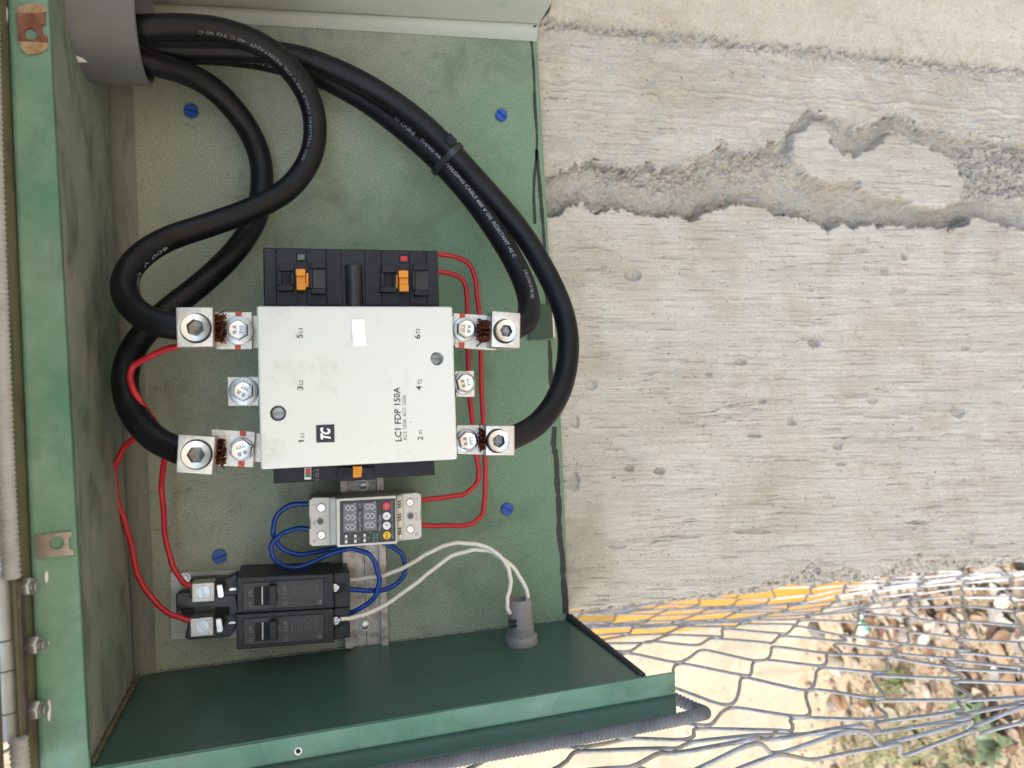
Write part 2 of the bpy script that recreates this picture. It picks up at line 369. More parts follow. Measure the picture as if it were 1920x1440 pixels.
# ------------------------------------------------------------------ concrete pillar with broken render
def vnoise(x, y, seed=0):
    r = np.random.default_rng(seed); T = r.random((256, 256)); xi = np.floor(x).astype(int); yi = np.floor(y).astype(int)
    fx = x-xi; fy = y-yi; fx = fx*fx*(3-2*fx); fy = fy*fy*(3-2*fy); g = lambda a, b: T[a & 255, b & 255]
    return (g(xi, yi)*(1-fx)+g(xi+1, yi)*fx)*(1-fy)+(g(xi, yi+1)*(1-fx)+g(xi+1, yi+1)*fx)*fy
def fbm(x, y, o=4, seed=0, gain=.5):
    s = 0; a = 1; t = 0
    for i in range(o): s = s+a*vnoise(x*2**i+13.7*i, y*2**i+7.1*i, seed+i); t += a; a *= gain
    return s/t
def sst(x, a, b): t = np.clip((x-a)/(b-a), 0, 1); return t*t*(3-2*t)
HP = -27.0
def make_pillar():
    eL = [W(1062, 1143, HP), W(1920, 1050, HP), W(2060, 1035, HP)]
    zt = W(980, 600, HP).z; zb = W(2030, 600, HP).z; xr = W(1000, -70, HP).x+.03
    nz = int((zt-zb)/.00085); nx = int((xr-eL[0].x)/.0009)
    zz = np.linspace(zt, zb, nz); ZL = np.interp(-zz, [-e.z for e in eL], [e.x for e in eL])
    Z, A = np.meshgrid(zz, np.linspace(0, 1, nx), indexing='ij')
    jag = (fbm(zz/.02, zz*0, 5, 3, .6)-.5)*.010+(fbm(zz/.004, zz*0, 3, 9)-.5)*.003
    X = (ZL+jag)[:, None]*(1-A)+xr*A
    Y = np.full_like(X, -HP/1000)
    u, v = project(X, Y, Z)
    jit = (fbm(u/14, v/14, 4, 21, .6)-.5)*16
    e2u = [980, 1030, 1060, 1080, 1105, 1150, 1190, 1240, 1285, 1320, 1360, 1410, 1430, 1480, 1510, 1530, 1555, 1578, 1590, 1650, 1700, 1760, 1800, 1850, 1920, 2040]
    e2v = [420, 415, 395, 390, 408, 398, 415, 415, 423, 400, 392, 398, 410, 412, 425, 440, 425, 441, 427, 430, 430, 437, 415, 430, 445, 450]
    e1u = [980, 1060, 1100, 1130, 1180, 1195, 1225, 1270, 1300, 1340, 1365, 1400, 1420, 1455, 1475, 1500, 1540, 1600, 1650, 1700, 1760, 1800, 1860, 1920, 2040]
    e1v = [345, 330, 312, 325, 330, 315, 325, 318, 305, 280, 292, 300, 285, 270, 240, 222, 232, 262, 230, 244, 272, 262, 275, 290, 295]
    j1 = (fbm(u/13, v/13, 6, 31, .74)-.5)*30
    edge2 = np.interp(u, e2u, e2v)+j1; edge1 = np.interp(u, e1u, e1v)+j1*1.6
    mC = sst(v-edge2+jit*.3, -.6, 1.4); soft = 2.5+9*sst(u, 1430, 1480)
    mA = 1-sst(v-edge1+jit*.7, -soft, 2.5)
    poly = [(1468, 318), (1463, 285), (1470, 262), (1500, 242), (1525, 238), (1540, 255), (1542, 288), (1580, 302), (1620, 282), (1650, 252), (1680, 266), (1720, 286), (1765, 305),
            (1785, 340), (1780, 385), (1740, 396), (1700, 395), (1680, 386), (1650, 375), (1610, 371), (1580, 345), (1550, 352), (1510, 342)]
    uu = u+(fbm(u/12+9, v/12, 5, 45, .68)-.5)*34; vv = v+(fbm(u/12+5, v/12, 5, 41, .68)-.5)*30
    ins = np.zeros(u.shape, bool); k = len(poly)
    for i in range(k):
        (xa, ya), (xb, yb) = poly[i], poly[(i+1) % k]
        c = ((ya > vv) != (yb > vv)) & (uu < (xb-xa)*(vv-ya)/((yb-ya) or 1e-9)+xa); ins ^= c
    isl = ins.astype(float)
    for _ in range(2): isl = (isl+np.roll(isl, 1, 0)+np.roll(isl, -1, 0)+np.roll(isl, 1, 1)+np.roll(isl, -1, 1))/5
    grain = fbm(u/110, v/3.2, 4, 51, .6)-.5; gr2 = fbm(u/45, v/1.6, 3, 61)-.5
    crack = -sst(fbm(u/60+fbm(u/30, v/30, 2, 75), v/4.0, 3, 71, .55), .72, .77)
    lump = fbm(u/28, v/22, 5, 81, .55)-.5; fineb = fbm(u/5, v/5, 3, 91, .6)-.5
    board = grain*.9+gr2*.35+crack*.7
    gravel = sst(u, 1765, 1800)*sst(v, 268, 288)*(1-sst(v, 365, 392))
    seam = np.exp(-((v-(330+20*np.sin(u/60)))/26)**2)*(u < 1470)*sst(u, 1070, 1120)
    lt = lump*9+40; fr_ = lt-np.floor(lt); lump = (np.floor(lt)+sst(fr_, .38, .62)-40)/9
    cove = np.exp(-np.clip(edge2-v, 0, None)/20); chunk = np.abs(fbm(u/24, v/18, 4, 171, .6)-.5)*2
    H = mC*(19.0+board*1.6)+(1-mC)*(mA*(13.0+board*.9+lump*6)+(1-mA)*(lump*11+fineb*3.4-cove*9+3.0+chunk*4*(1-cove)+(u > 1500)*0))
    hi_ = 18.0+board*1.0+lump*2; H = H*(1-isl)+isl*np.maximum(hi_, H)
    peb = np.abs(fbm(u/9, v/9, 3, 101, .6)-.5)
    H += (gravel+seam*.8)*(1-mC)*((.22-peb)*26*.8)
    for vy, am in ((165, 1.5), (214, 1.2)):
        line = vy+(u-1000)*.062+(fbm(u/40, u*0, 4, int(vy), .6)-.5)*16
        H += mA*am*np.exp(-((v-line)/2.4)**2)-mA*am*.8*np.exp(-((v-line-5)/3)**2)
    vR = 55+(u-1005)*.098+(fbm(u/18, v/18, 4, 111, .6)-.5)*10
    ret = np.clip(vR-v, 0, None); nearR = np.exp(-((v-vR-4)/12)**2)
    H += ret*.40*(1-.3*sst(ret, 90, 160))+nearR*(fbm(u/7, v/7, 4, 121, .65)-.5)*15
    v2 = 0+(u-1330)*.072; H += 5*sst(v2-v, 0, 6)*sst(u, 1300, 1360)
    pits = [(1173, 522, 14, 10, 2.2), (1505, 645, 10, 7, 2.8), (1370, 680, 12, 6, 2.2), (1410, 753, 8, 4, 1.6), (1463, 790, 8, 7, 2.0), (1785, 655, 9, 5, 1.8), (1770, 770, 13, 11, 2.0), (1547, 833, 9, 7, 1.6),
            (1220, 881, 10, 5, 2.4), (1165, 876, 9, 5, 1.6), (1612, 751, 9, 6, 1.2), (1670, 487, 6, 7, 2.5), (1630, 780, 34, 3, 1.8), (1278, 773, 26, 3, 1.4), (1392, 991, 32, 4, 2.4), (1268, 1000, 26, 3, 1.5),
            (1142, 1018, 16, 4, 1.8), (1850, 517, 22, 4, 1.8), (1245, 489, 26, 4, 1.2), (1396, 816, 12, 2.5, 1.4), (1565, 760, 20, 6, .9), (1795, 998, 6, 14, 1.2), (1553, 868, 10, 3, 1.2), (1310, 703, 6, 3, 1.2),
            (1095, 722, 10, 8, 1.8), (1065, 790, 8, 9, 1.6), (1066, 900, 7, 14, 1.8), (1695, 974, 22, 4, 1.2), (1500, 548, 5, 3, 1.2), (1765, 480, 18, 3, 1.4)]
    for a, b, ru, rv, dp in pits:
        ru *= 1.15; rv *= 1.2
        q = ((u-a)/ru)**2+((v-b)/rv)**2; q = q+(fbm(u/6, v/6, 2, 131)-.5)*.9
        H -= dp*(2.1 if ru < 17 else .9)*(1-sst(q, .45, 1.0))*(.7+.6*fbm(u/3, v/3, 2, 141)); H += .5*np.exp(-((np.sqrt(np.abs(q))-1.15)/.18)**2)
    dL = (X-(ZL)[:, None])*1000
    chipw = np.interp(u, [980, 1200, 1380, 1440, 1500, 1560, 1600, 1640, 1700, 1790, 1850, 2040], [3, 4, 6, 16, 26, 24, 10, 14, 26, 18, 8, 8])
    cw = chipw*(.5+fbm(u/16, u*0+3, 3, 151)); chip = 1-sst(dL, cw*.8, cw*.8+2.0)
    H -= chip*(1.5+np.clip(cw-dL, 0, 30)*.28+(fbm(u/6, v/6, 4, 161, .65))*5)
    H -= 1.2*np.exp(-dL/2.2)
    Y = Y-H/1000
    zone = np.clip(mC+mA*.85+isl, 0, 1)*(1-chip)*(1-np.clip(nearR*1.2, 0, 1)*.8); zone = np.where(v < vR, .25, zone)
    rough = np.clip(chip+gravel+seam*.6+nearR*.6, 0, 1)
    V = np.stack([X, Y, Z], -1).reshape(-1, 3); idx = np.arange(nz*nx).reshape(nz, nx)
    F = np.stack([idx[:-1, :-1], idx[:-1, 1:], idx[1:, 1:], idx[1:, :-1]], -1).reshape(-1, 4)
    border = np.concatenate([idx[:, 0]]); sk = V[border].copy(); sk[:, 1] = .10; sk[:, 0] += .002; b0 = len(V)
    V = np.concatenate([V, sk]); sidx = np.arange(len(border))+b0
    F2 = np.stack([border[:-1], border[1:], sidx[1:], sidx[:-1]], -1); F = np.concatenate([F, F2])
    zone = np.concatenate([zone.ravel(), np.full(len(border), .3)]); rough = np.concatenate([rough.ravel(), np.full(len(border), .9)])
    root = thing('concrete_pillar', 'rough grey board-marked concrete pillar with broken render below the green box', 'pillar', (eL[0].x+.2, .1, 0))
    me = bpy.data.meshes.new('cast_face'); me.vertices.add(len(V)); me.vertices.foreach_set('co', (V-np.array(ORG[root])).ravel())
    me.loops.add(F.size); me.loops.foreach_set('vertex_index', F.ravel()); me.polygons.add(len(F)); me.polygons.foreach_set('loop_start', np.arange(0, F.size, 4))
    me.update(); me.validate(); me.shade_smooth()
    for nm, arr in (('zone', zone), ('rough', rough)):
        at = me.attributes.new(nm, 'FLOAT', 'POINT'); at.data.foreach_set('value', arr.astype(np.float32))
    ob = bpy.data.objects.new('cast_face', me); COL.objects.link(ob); ob.parent = root; me.materials.append(M_conc); ORG[ob] = ORG[root]
    x0 = eL[0].x+.006; xs = xr
    MB().prism([Vector((x0, .056, 0)), Vector((xs, .056, 0)), Vector((xs, .34, 0)), Vector((x0, .34, 0))], (0, 0, 2.6)).build('core', M_conc2, root, bevel=6)
    for z0_, z1_ in ((0, zb+.004), (zt-.004, 2.598)):
        o = MB().prism([Vector((x0-.004, .0085, z0_)), Vector((xs, .0085, z0_)), Vector((xs, .0555, z0_)), Vector((x0-.004, .0555, z0_))], (0, 0, z1_-z0_)).build('cast_face', M_conc, root, bevel=3)
        at = o.data.attributes.new('zone', 'FLOAT', 'POINT'); at.data.foreach_set('value', np.ones(len(o.data.vertices), np.float32))
    MB().prism([Vector((xs-.002, -.07, 0)), Vector((xs+.5, -.16, 0)), Vector((xs+.5, .33, 0)), Vector((xs-.002, .33, 0))], (0, 0, 2.6)).build('side_pier', M_conc2, root, bevel=6)
make_pillar()
# ------------------------------------------------------------------ green enclosure
A, B, C, Dp = W(203, 9), W(258, 1265), W(1066, 1160), W(1006, 53)
A1, B1, C1, D1 = W(80, -212, 150), W(166, 1440, 150), W(1205, 1270, 150), W(1131, -155, 150)
enc = thing('electrical_enclosure', 'open green steel electrical box without a floor, fixed to the concrete pillar', 'electrical box', W(640, 640, 0))
MB().pp([(203, 9), (1006, 53), (1030, 480), (1046, 657), (1068, 1168), (254, 1274)], 0, -3).build('back_panel', M_panel, enc, bevel=.5)
MB().quad(A, A1, B1, B, (0, 0, .002)).build('top_wall', M_top, enc, bevel=.4)
MB().quad(B, B1, C1, C, (-.002, 0, 0)).build('side_wall', M_left, enc, bevel=.4, label='clean dark green side wall')
MB().quad(A, Dp, D1, A1, (.002, 0, 0)).build('side_wall', M_right, enc, bevel=.4, label='dusty grey side wall')
# rolled corner seams
def fillet(p0, p1, q0, q1, mat, nm='corner_seam'):
    m = MB(); c0 = p0; rows = []
    for (pa_, pb_, pc_) in ((p0, q0[0], q0[1]), (p1, q1[0], q1[1])):
        rows.append([pb_*(1-t)**2+pa_*2*t*(1-t)+pc_*t**2 for t in np.linspace(0, 1, 7)])
    vs = rows[0]+rows[1]; m.add(vs, [(i, i+1, i+8, i+7) for i in range(6)])
    return m.build(nm, mat, enc, smooth=60)
e = Vector((0, -.0006, 0))
fillet(A, B, (W(243, 12)+e, A+(A1-A)*.12+Vector((0, 0, -.0006))), (W(294, 1260)+e, B+(B1-B)*.10+Vector((0, 0, -.0006))), M_fillet)
fillet(A, Dp, (W(203, 30)+e, A+(A1-A)*.05+Vector((-.0006, 0, 0))), (W(1006, 78)+e, Dp+(D1-Dp)*.05+Vector((-.0006, 0, 0))), M_right)
# weld bead in the upper corner
bead = [B+(B1-B)*t+Vector((.0018, 0, -.0018))+Vector((mn.noise((t*40, 0, 0)), mn.noise((t*40, 5, 0)), mn.noise((t*40, 9, 0))))*.0012 for t in np.linspace(.03, .98, 60)]
MB().tube(bead, .0019, 8, lambda t: .8+.25*mn.noise((t*30, 2, 2))).build('weld_bead', M_olive, enc)
# chipped sealant along the foot of the side wall
q0, q1 = W(270, 1263, 1), W(1064, 1161, 1)
seal = [q0.lerp(q1, t)+Vector((.0012*mn.noise((t*160, 0, 3)), 0, 0)) for t in np.linspace(0, 1, 260)]
MB().tube(seal, .0011, 6, lambda t: 1+1.0*mn.noise((t*120, 4, 1))).build('corner_seal', pm('seal_grey', srgb(140, 140, 130), .8, 0, srgb(70, 76, 70), 300, .9, .5, 900), enc)
# front flanges with their raised gutter edge
def strip(name, rows, mat, th=.0016, bev=.5):
    """rows = list of picture lines [(x,y,h),...] across the section"""
    m = MB(); k = len(rows[0]); R_ = [[W(*p) for p in r] for r in rows]
    vs = [p for r in R_ for p in r]; fs = [(j*k+i, j*k+i+1, (j+1)*k+i+1, (j+1)*k+i) for j in range(len(rows)-1) for i in range(k-1)]
    m.add(vs, fs); o = m.build(name, mat, enc, smooth=60); s = o.modifiers.new('solid', 'SOLIDIFY'); s.thickness = th; s.offset = 1
    return o
def ln(a, b, h, m=24, wob=0.0): return [(a[0]+(b[0]-a[0])*i/m, a[1]+(b[1]-a[1])*i/m+wob*math.sin(i*1.3), h) for i in range(m+1)]
strip('front_flange', [ln((77, -212), (167, 1450), 149.5), ln((75, -212), (164, 1450), 151), ln((14, -212), (88, 1450), 151.5), ln((5, -212), (76, 1450), 153)], M_lip)
strip('gutter_edge', [ln((5, -212), (76, 1450), 153.2), ln((-14, -212), (62, 1450), 157), ln((-30, -212), (50, 1450), 166), ln((-36, -212), (44, 1450), 172)], M_olive)
strip('front_flange', [ln((166, 1443), (1265, 1259), 149.5), ln((166, 1447), (1265, 1262), 151), ln((180, 1482), (1266, 1294), 151.5), ln((182, 1490), (1266, 1301), 153)], M_lip)
strip('gutter_edge', [ln((182, 1490), (1266, 1301), 153.2), ln((186, 1500), (1267, 1311), 156), ln((190, 1525), (1268, 1333), 165), ln((192, 1534), (1268, 1341), 169)], M_left)
def ribbed(name, pts, r, pitch, mat, seg=14):
    """corrugated edge trim"""
    L = sum((pts[i+1]-pts[i]).length for i in range(len(pts)-1)); k = max(8, int(L/pitch*4)); acc = [0]
    for i in range(len(pts)-1): acc.append(acc[-1]+(pts[i+1]-pts[i]).length)
    P = []
    for s in np.linspace(0, L, k):
        P.append(Vector([np.interp(s, acc, [p[c] for p in pts]) for c in range(3)]))
    return MB().tube(P, r, seg, lambda t: 1+.10*math.sin(t*(k-1)*math.pi/2)).build(name, mat, enc, smooth=70)
M_hose_w = pm('trim_pale', srgb(186, 188, 190), .6, 0, srgb(140, 142, 144), 60, .6, .2, 700)
M_hose_b = pm('trim_black', srgb(36, 37, 40), .5, 0, srgb(64, 65, 68), 90, .5, .2, 700)
ribbed('edge_trim', path([(150, 1560, 169), (500, 1490, 169), (960, 1407, 169), (1200, 1363, 169), (1268, 1350, 168), (1310, 1340, 163), (1322, 1336, 152), (1300, 1326, 140), (1255, 1305, 132)]), .0042, .0030, M_hose)
ribbed('edge_trim', path([(1068, 1158, 2), (1100, 1185, 40), (1150, 1226, 95), (1204, 1270, 146)]), .0034, .0024, M_hose_b)
ribbed('edge_trim', path([(-24, -150, 174), (-12, 300, 174), (0, 620, 174), (10, 880, 174), (20, 1060, 174), (21, 1085, 174)]), .0046, .0030, M_hose_w)
ribbed('edge_trim', path([(34, 1385, 174), (37, 1420, 174), (44, 1520, 174)]), .0046, .0030, M_hose_w)
# hinge at the head of the box
hg = MB().pp([(14, 1090), (36, 1090), (48, 1385), (28, 1385)], 168, 160).build('hinge', pm('hinge_steel', srgb(112, 104, 106), .5, .6, srgb(92, 72, 62), 120, .9, .2), enc, bevel=.6)
for (ya, yb, xo) in ((1078, 1198, 4), (1201, 1254, 10), (1257, 1333, 13), (1336, 1384, 17)):
    p, q = W(xo-1, ya, 166), W(xo+3, yb, 166); MB().tube([p, p.lerp(q, .5), q], .0052, 16).build('knuckle', M_plate, hg, smooth=35)
def hexnut(px, py, h, r, ax):
    m = MB(); m.lathe(W(px, py, h), ax, [(r*.86, -.001), (r, 0), (r, .0055), (r*.86, .0065)], 6); m.lathe(W(px, py, h), ax, [(r*.5, .0065), (r*.5, .0095)], 14)
    return m.build('nut', M_zinc, hg, bevel=.3)
for px, py in ((40, 1100), (54, 1210), (56, 1331)): hexnut(px, py, 160, .0056, (0, -.25, -1))
# door hinged at the head of the box, swung up out of the picture
h0, h1 = W(-36, -330, 172), W(38, 1470, 172); out_ = Vector((0, -math.cos(math.radians(6)), math.sin(math.radians(6))))*.42
h0 = h0+Vector((0, -.004, .006)); h1 = h1+Vector((0, -.004, .006))
dr = MB().quad(h0, h1, h1+out_, h0+out_, (0, 0, .0016)).build('door', M_olive, enc, bevel=.4, label='box door swung up above the opening')
for p, q in ((h0+out_, h1+out_), (h1+out_*.02, h1+out_)):
    MB().quad(p, q, q+Vector((0, -.0005, -.016)), p+Vector((0, -.0005, -.016)), (.0012, -.0012, 0)).build('door_fold', M_olive, dr, bevel=.3)
# latch brackets on the upper flange
def bracket(poly, hole, rh, mat, lab):
    o = MB().pp(poly, 154.5, 152.2).build('latch_bracket', mat, enc, bevel=.3, label=lab)
    c = MB(); c.lathe(W(*hole, 160), (0, 1, 0), [(rh, 0), (rh, .012)], 20); cut(o, [c.build('c', mat, enc)])
    d_ = MB(); d_.lathe(W(*hole, 152.15), (0, 1, 0), [(rh*.98, 0), (rh*.98, .0004)], 20); d_.build('bracket_hole', pm('hole_shade', srgb(44, 56, 50), .6), o)
bracket([(30, 24), (84, 24), (84, 44), (77, 46), (79, 64), (88, 66), (88, 78), (34, 76)], (52, 55), .0036, M_rust, 'rusty latch bracket with a round hole')
bracket([(64, 1003), (128, 997), (134, 998), (134, 1007), (128, 1008), (130, 1030), (137, 1031), (138, 1041), (68, 1047)], (101, 1021), .0039, pm('bare_steel', srgb(182, 172, 164), .45, .5, srgb(140, 126, 112), 160, .8, .2), 'bare steel latch bracket with a round hole')
k_ = N('rust_bloom'); f_ = k_.ramp(k_.noise(180, 6, .7), [(.35, 0.0), (.65, 1.0)])
M_bloom = k_.set(k_.mix(f_, srgb(176, 176, 150), srgb(160, 112, 74)), .7, 0, .3)
MB().pp([(33, 12), (58, 6), (86, 12), (88, 22), (60, 27), (32, 24)], 153.7, 153.4).build('paint_scorch', M_bloom, enc)
MB().pp([(36, 74), (88, 78), (91, 88), (74, 100), (50, 102), (38, 90)], 153.8, 153.5).build('paint_scorch', M_bloom, enc)
for (px, py, a, b) in ((88, 1081, 3, 11), (93, 1331, 3.2, 20), (70, 1205, 4.5, 20), (91, 1204, 2, 2), (13, 30, 3, 16)):
    m = MB(); P = [W(px+a*math.cos(t)+(py*0), py+b*math.sin(t), 152.6) for t in np.linspace(0, 2*math.pi, 15)[:-1]]; P = [p+Vector((0, -.0012, 0)) for p in P]; m.prism(P, (0, .0006, 0))
    m.build('slot_mark', M_tag, enc)
m = MB(); disc(m, 559, 1409, 7.5, 152.4, 150); m.build('rivet_hole', M_zinc2, enc)
m = MB(); disc(m, 559, 1409, 4.5, 152.9, 151); m.build('rivet_hole', M_dark, enc)
# marker lines along the lower cut edge, hand drawn
def ribbon(name, pts, wpx, h, mat, par, jit=.25):
    P = path([(x, y, h) for x, y in pts], 8, 1); m = MB(); vs = []
    for i, (p, t, u_, q) in enumerate(frames(P)):
        s = Vector((0, 0, 1)).cross(t).normalized() if abs(t.z) < .9 else Vector((1, 0, 0)); s = t.cross(Vector((0, 1, 0))).normalized()
        ww = wpx*.00042*(1+jit*mn.noise((i*.37, pts[0][1]*.01, 0))*2); vs += [p-s*ww, p+s*ww]
    m.add(vs, [(2*i, 2*i+1, 2*i+3, 2*i+2) for i in range(len(P)-1)]); return m.build(name, mat, par)
ribbon('marker_line', [(995, 60), (1001, 133), (1003, 200), (1007, 267), (1001, 350), (1003, 420)], 3, .25, M_tape, enc)
ribbon('marker_line', [(1006, 280), (1012, 350), (1019, 433), (1022, 480), (1024, 540), (1027, 573)], 4, .25, M_tape, enc)
ribbon('marker_line', [(1030, 638), (1032, 673), (1033, 707), (1037, 750)], 5, .25, M_tape, enc)
ribbon('marker_line', [(1040, 800), (1038, 835), (1043, 860), (1045, 910), (1048, 943), (1049, 1000), (1055, 1047), (1056, 1085), (1061, 1150)], 6, .25, M_tape, enc)
ribbon('marker_line', [(1059, 1085), (1063, 1120), (1064, 1156)], 3, .3, M_tape, enc)
MB().pp([(1006, 49), (1000, 49), (1012, 22), (1016, -30), (1044, -30), (1030, 22)], 6, 3).build('tape_strip', M_tape, enc)
MB().pp([(992, 574), (1034, 570), (1037, 634), (990, 638)], 2.2, .4).build('bent_tab', pm('tab_green', srgb(44, 70, 56), .4, 0, srgb(60, 86, 70), 90, .5), enc, bevel=.4)
MB().pp([(1034.5, 572), (1038, 572), (1041, 632), (1037.5, 633)], 2.6, .2).build('bare_edge', M_alu, enc)
def slotted(m, px, py, rpx, h1, h0, ang, slot=.2, cross=False):
    """round screw head split by a slot (or cross) with a floor under it"""
    c = W(px, py, h1); r = (W(px, py-rpx, h1)-c).length; t = (h1-h0)/1000; dep = min(t*.5, r*.35)
    m.lathe(c+Vector((0, dep, 0)), (0, 1, 0), [(r, 0), (r, t-dep)], 24)
    hw = r*slot; angs = [ang, ang+math.pi] if not cross else [ang+i*math.pi/2 for i in range(4)]
    for a in angs:
        ex = Vector((math.cos(a), 0, math.sin(a))); ey = Vector((-math.sin(a), 0, math.cos(a)))
        if not cross:
            t0 = math.asin(hw/r); P = [c+ey*0+ex*(r*math.cos(q))+ey*(r*math.sin(q)) for q in np.linspace(t0, math.pi-t0, 12)]
        else:
            t0 = math.asin(hw/r); P = [c+ex*hw+ey*hw]+[c+ex*(r*math.cos(q))+ey*(r*math.sin(q)) for q in np.linspace(t0, math.pi/2-t0, 7)]
        m.prism(P, (0, dep, 0))
for px, py, r in ((358, 207, 13), (941, 215, 11), (411, 1044, 13), (952, 955, 11.5)):
    m = MB(); slotted(m, px, py, r, 3.0, -.5, .9+px*.01, .11); m.build('blue_screw', M_blue, enc, bevel=.2)
# bright metal filings left from drilling
m = MB()
for i in range(46):
    cx, cy = random.choice([(945, 690, ), (960, 760), (930, 800), (560, 500), (1000, 870), (900, 900), (520, 560)]); cx += random.gauss(0, 26); cy += random.gauss(0, 34)
    if 500 < cx < 850 and 470 < cy < 900: continue
    a = random.uniform(0, 6.28); L = random.uniform(2, 7); p = [W(cx+L*t*math.cos(a+t), cy+L*t*math.sin(a+t), .5) for t in (-.5, 0, .5)]; m.tube(p, .0002, 4)
m.build('metal_filings', M_zinc2, enc, kind='stuff')
# ------------------------------------------------------------------ conduit and heavy cables
rc = .0445; cc = W(274, 38, 76); rim = cc.copy()
con = thing('conduit', 'grey plastic conduit entering through the top of the green box', 'conduit', rim)
m = MB(); m.lathe(rim, (0, 0, 1), [(rc, .22), (rc, .0012), (rc-.0012, 0), (rc-.0028, 0), (rc-.0036, .001), (rc-.0036, .2)], 72); m.build('pipe', M_grey, con, smooth=50)
def on_pipe(vs, fs, z0, ang0, hgt, width, mat, name):
    """raised lettering round the pipe, reading downwards-right round the front"""
    m = MB(); x1 = max(p[0] for p in vs); x0 = min(p[0] for p in vs); out = []
    for x, y in vs:
        a = ang0+(x-x0)/(x1-x0)*width/rc; out.append(rim+Vector((math.cos(a)*(rc+.0001), math.sin(a)*(rc+.0001), z0+y*hgt/CAP)))
    m.add(out, fs); return m.build(name, mat, con)
M_emb = pm('embossed_grey', srgb(134, 136, 140), .5)
for i, tx in enumerate(('PVC', 'NEMA TC-2', 'UL 651')):
    vs, fs = tmesh(tx); on_pipe(vs, fs, .014+.009*(2-i), -1.62, .0046, .0065*len(tx)*.5, M_emb, 'lettering')
m = MB(); m.add([rim+Vector((math.cos(a)*(rc+.0003), math.sin(a)*(rc+.0003), z)) for a, z in ((3.55, .034), (3.62, .036), (3.66, .040), (3.6, .044), (3.53, .041))], [(0, 1, 2, 3, 4)]); m.build('scuff', M_tag, con)
RC = .0089
def cable(label, pts, text_runs=()):
    P = path(pts, 10, 6); root = thing('power_cable', label, 'cable', P[0], 'heavy black cables from the conduit to the contactor')
    j = MB().tube(P, RC, 24).build('sheath', M_rubber, root, smooth=80)
    fr = frames(P); acc = [0]
    for i in range(len(P)-1): acc.append(acc[-1]+(P[i+1]-P[i]).length)
    for (tx, frac, L, phi, hg, flip) in text_runs:
        vs, fs = tmesh(tx); x0 = min(p[0] for p in vs); x1 = max(p[0] for p in vs); s0 = acc[-1]*frac; out = []
        for x, y in vs:
            xx = (x-x0)/(x1-x0)*L; s = s0+(L-xx if flip else xx); i = min(len(P)-2, max(0, int(np.searchsorted(acc, s))-1)); f = (s-acc[i])/(acc[i+1]-acc[i])
            p = fr[i][0].lerp(fr[i+1][0], f); u = fr[i][2].lerp(fr[i+1][2], f).normalized(); q = fr[i][3].lerp(fr[i+1][3], f).normalized()
            a = phi+(y*hg/CAP/RC)*(1 if flip else -1); out.append(p+(u*math.cos(a)+q*math.sin(a))*(RC+.00012))
        MB().add(out, fs).build('print', M_wprint if hg > .0025 else M_gprint, root)
    return P
K1 = cable('black cable looping widest into the upper terminal lug nearest the conduit',
    [(215, 48, 84), (270, 52, 88), (340, 50, 84), (420, 58, 78), (500, 90, 70), (560, 148, 62), (589, 215, 56), (585, 288, 54), (545, 350, 56), (480, 389, 60), (400, 419, 64), (312, 449, 72), (257, 486, 82), (233, 530, 92), (246, 574, 104), (290, 604, 114), (338, 614, 117)],
    [('ARC WELDING CABLE 600 V OIL RESISTANT -40 C TO 90 C', .125, .150, .72, .0023, True), ('600 V  OIL', .76, .05, -.35, .0027, False)])
K2 = cable('black cable passing beneath the widest loop to the lower left terminal lug',
    [(235, 100, 64), (282, 118, 60), (345, 136, 46), (402, 168, 34), (455, 226, 24), (486, 290, 20), (491, 350, 20), (478, 412, 24), (440, 472, 34), (380, 530, 46), (305, 590, 58), (252, 650, 70), (234, 714, 82), (250, 775, 96), (290, 822, 110), (338, 846, 117)])
K3 = cable('black cable on the outer side of the tied pair, swinging out over the concrete',
    [(215, 88, 50), (275, 92, 48), (400, 93, 44), (520, 100, 44), (600, 119, 44), (700, 166, 44), (800, 238, 44), (895, 338, 44), (970, 424, 46), (1020, 503, 52), (1055, 580, 62), (1066, 655, 74), (1050, 735, 88), (1008, 795, 100), (950, 826, 107)])
K4 = cable('black printed cable on the inner side of the tied pair, bending to the lug',
    [(215, 96, 30), (275, 98, 28), (400, 100, 26), (500, 113, 24), (600, 144, 24), (690, 193, 26), (770, 255, 30), (840, 320, 36), (895, 385, 42), (945, 458, 52), (978, 520, 66), (992, 568, 84), (986, 603, 98), (955, 619, 107)],
    [('TF CABLE    TIANG ARC WELDING CABLE 600 V OIL RESISTANT -40 C', .475, .158, .12, .0029, False), ('1/0 (19x13/18.30)', .845, .034, -.25, .003, False), ('15 10 11/00/53 11 35600 H', .13, .075, .95, .003, False)])
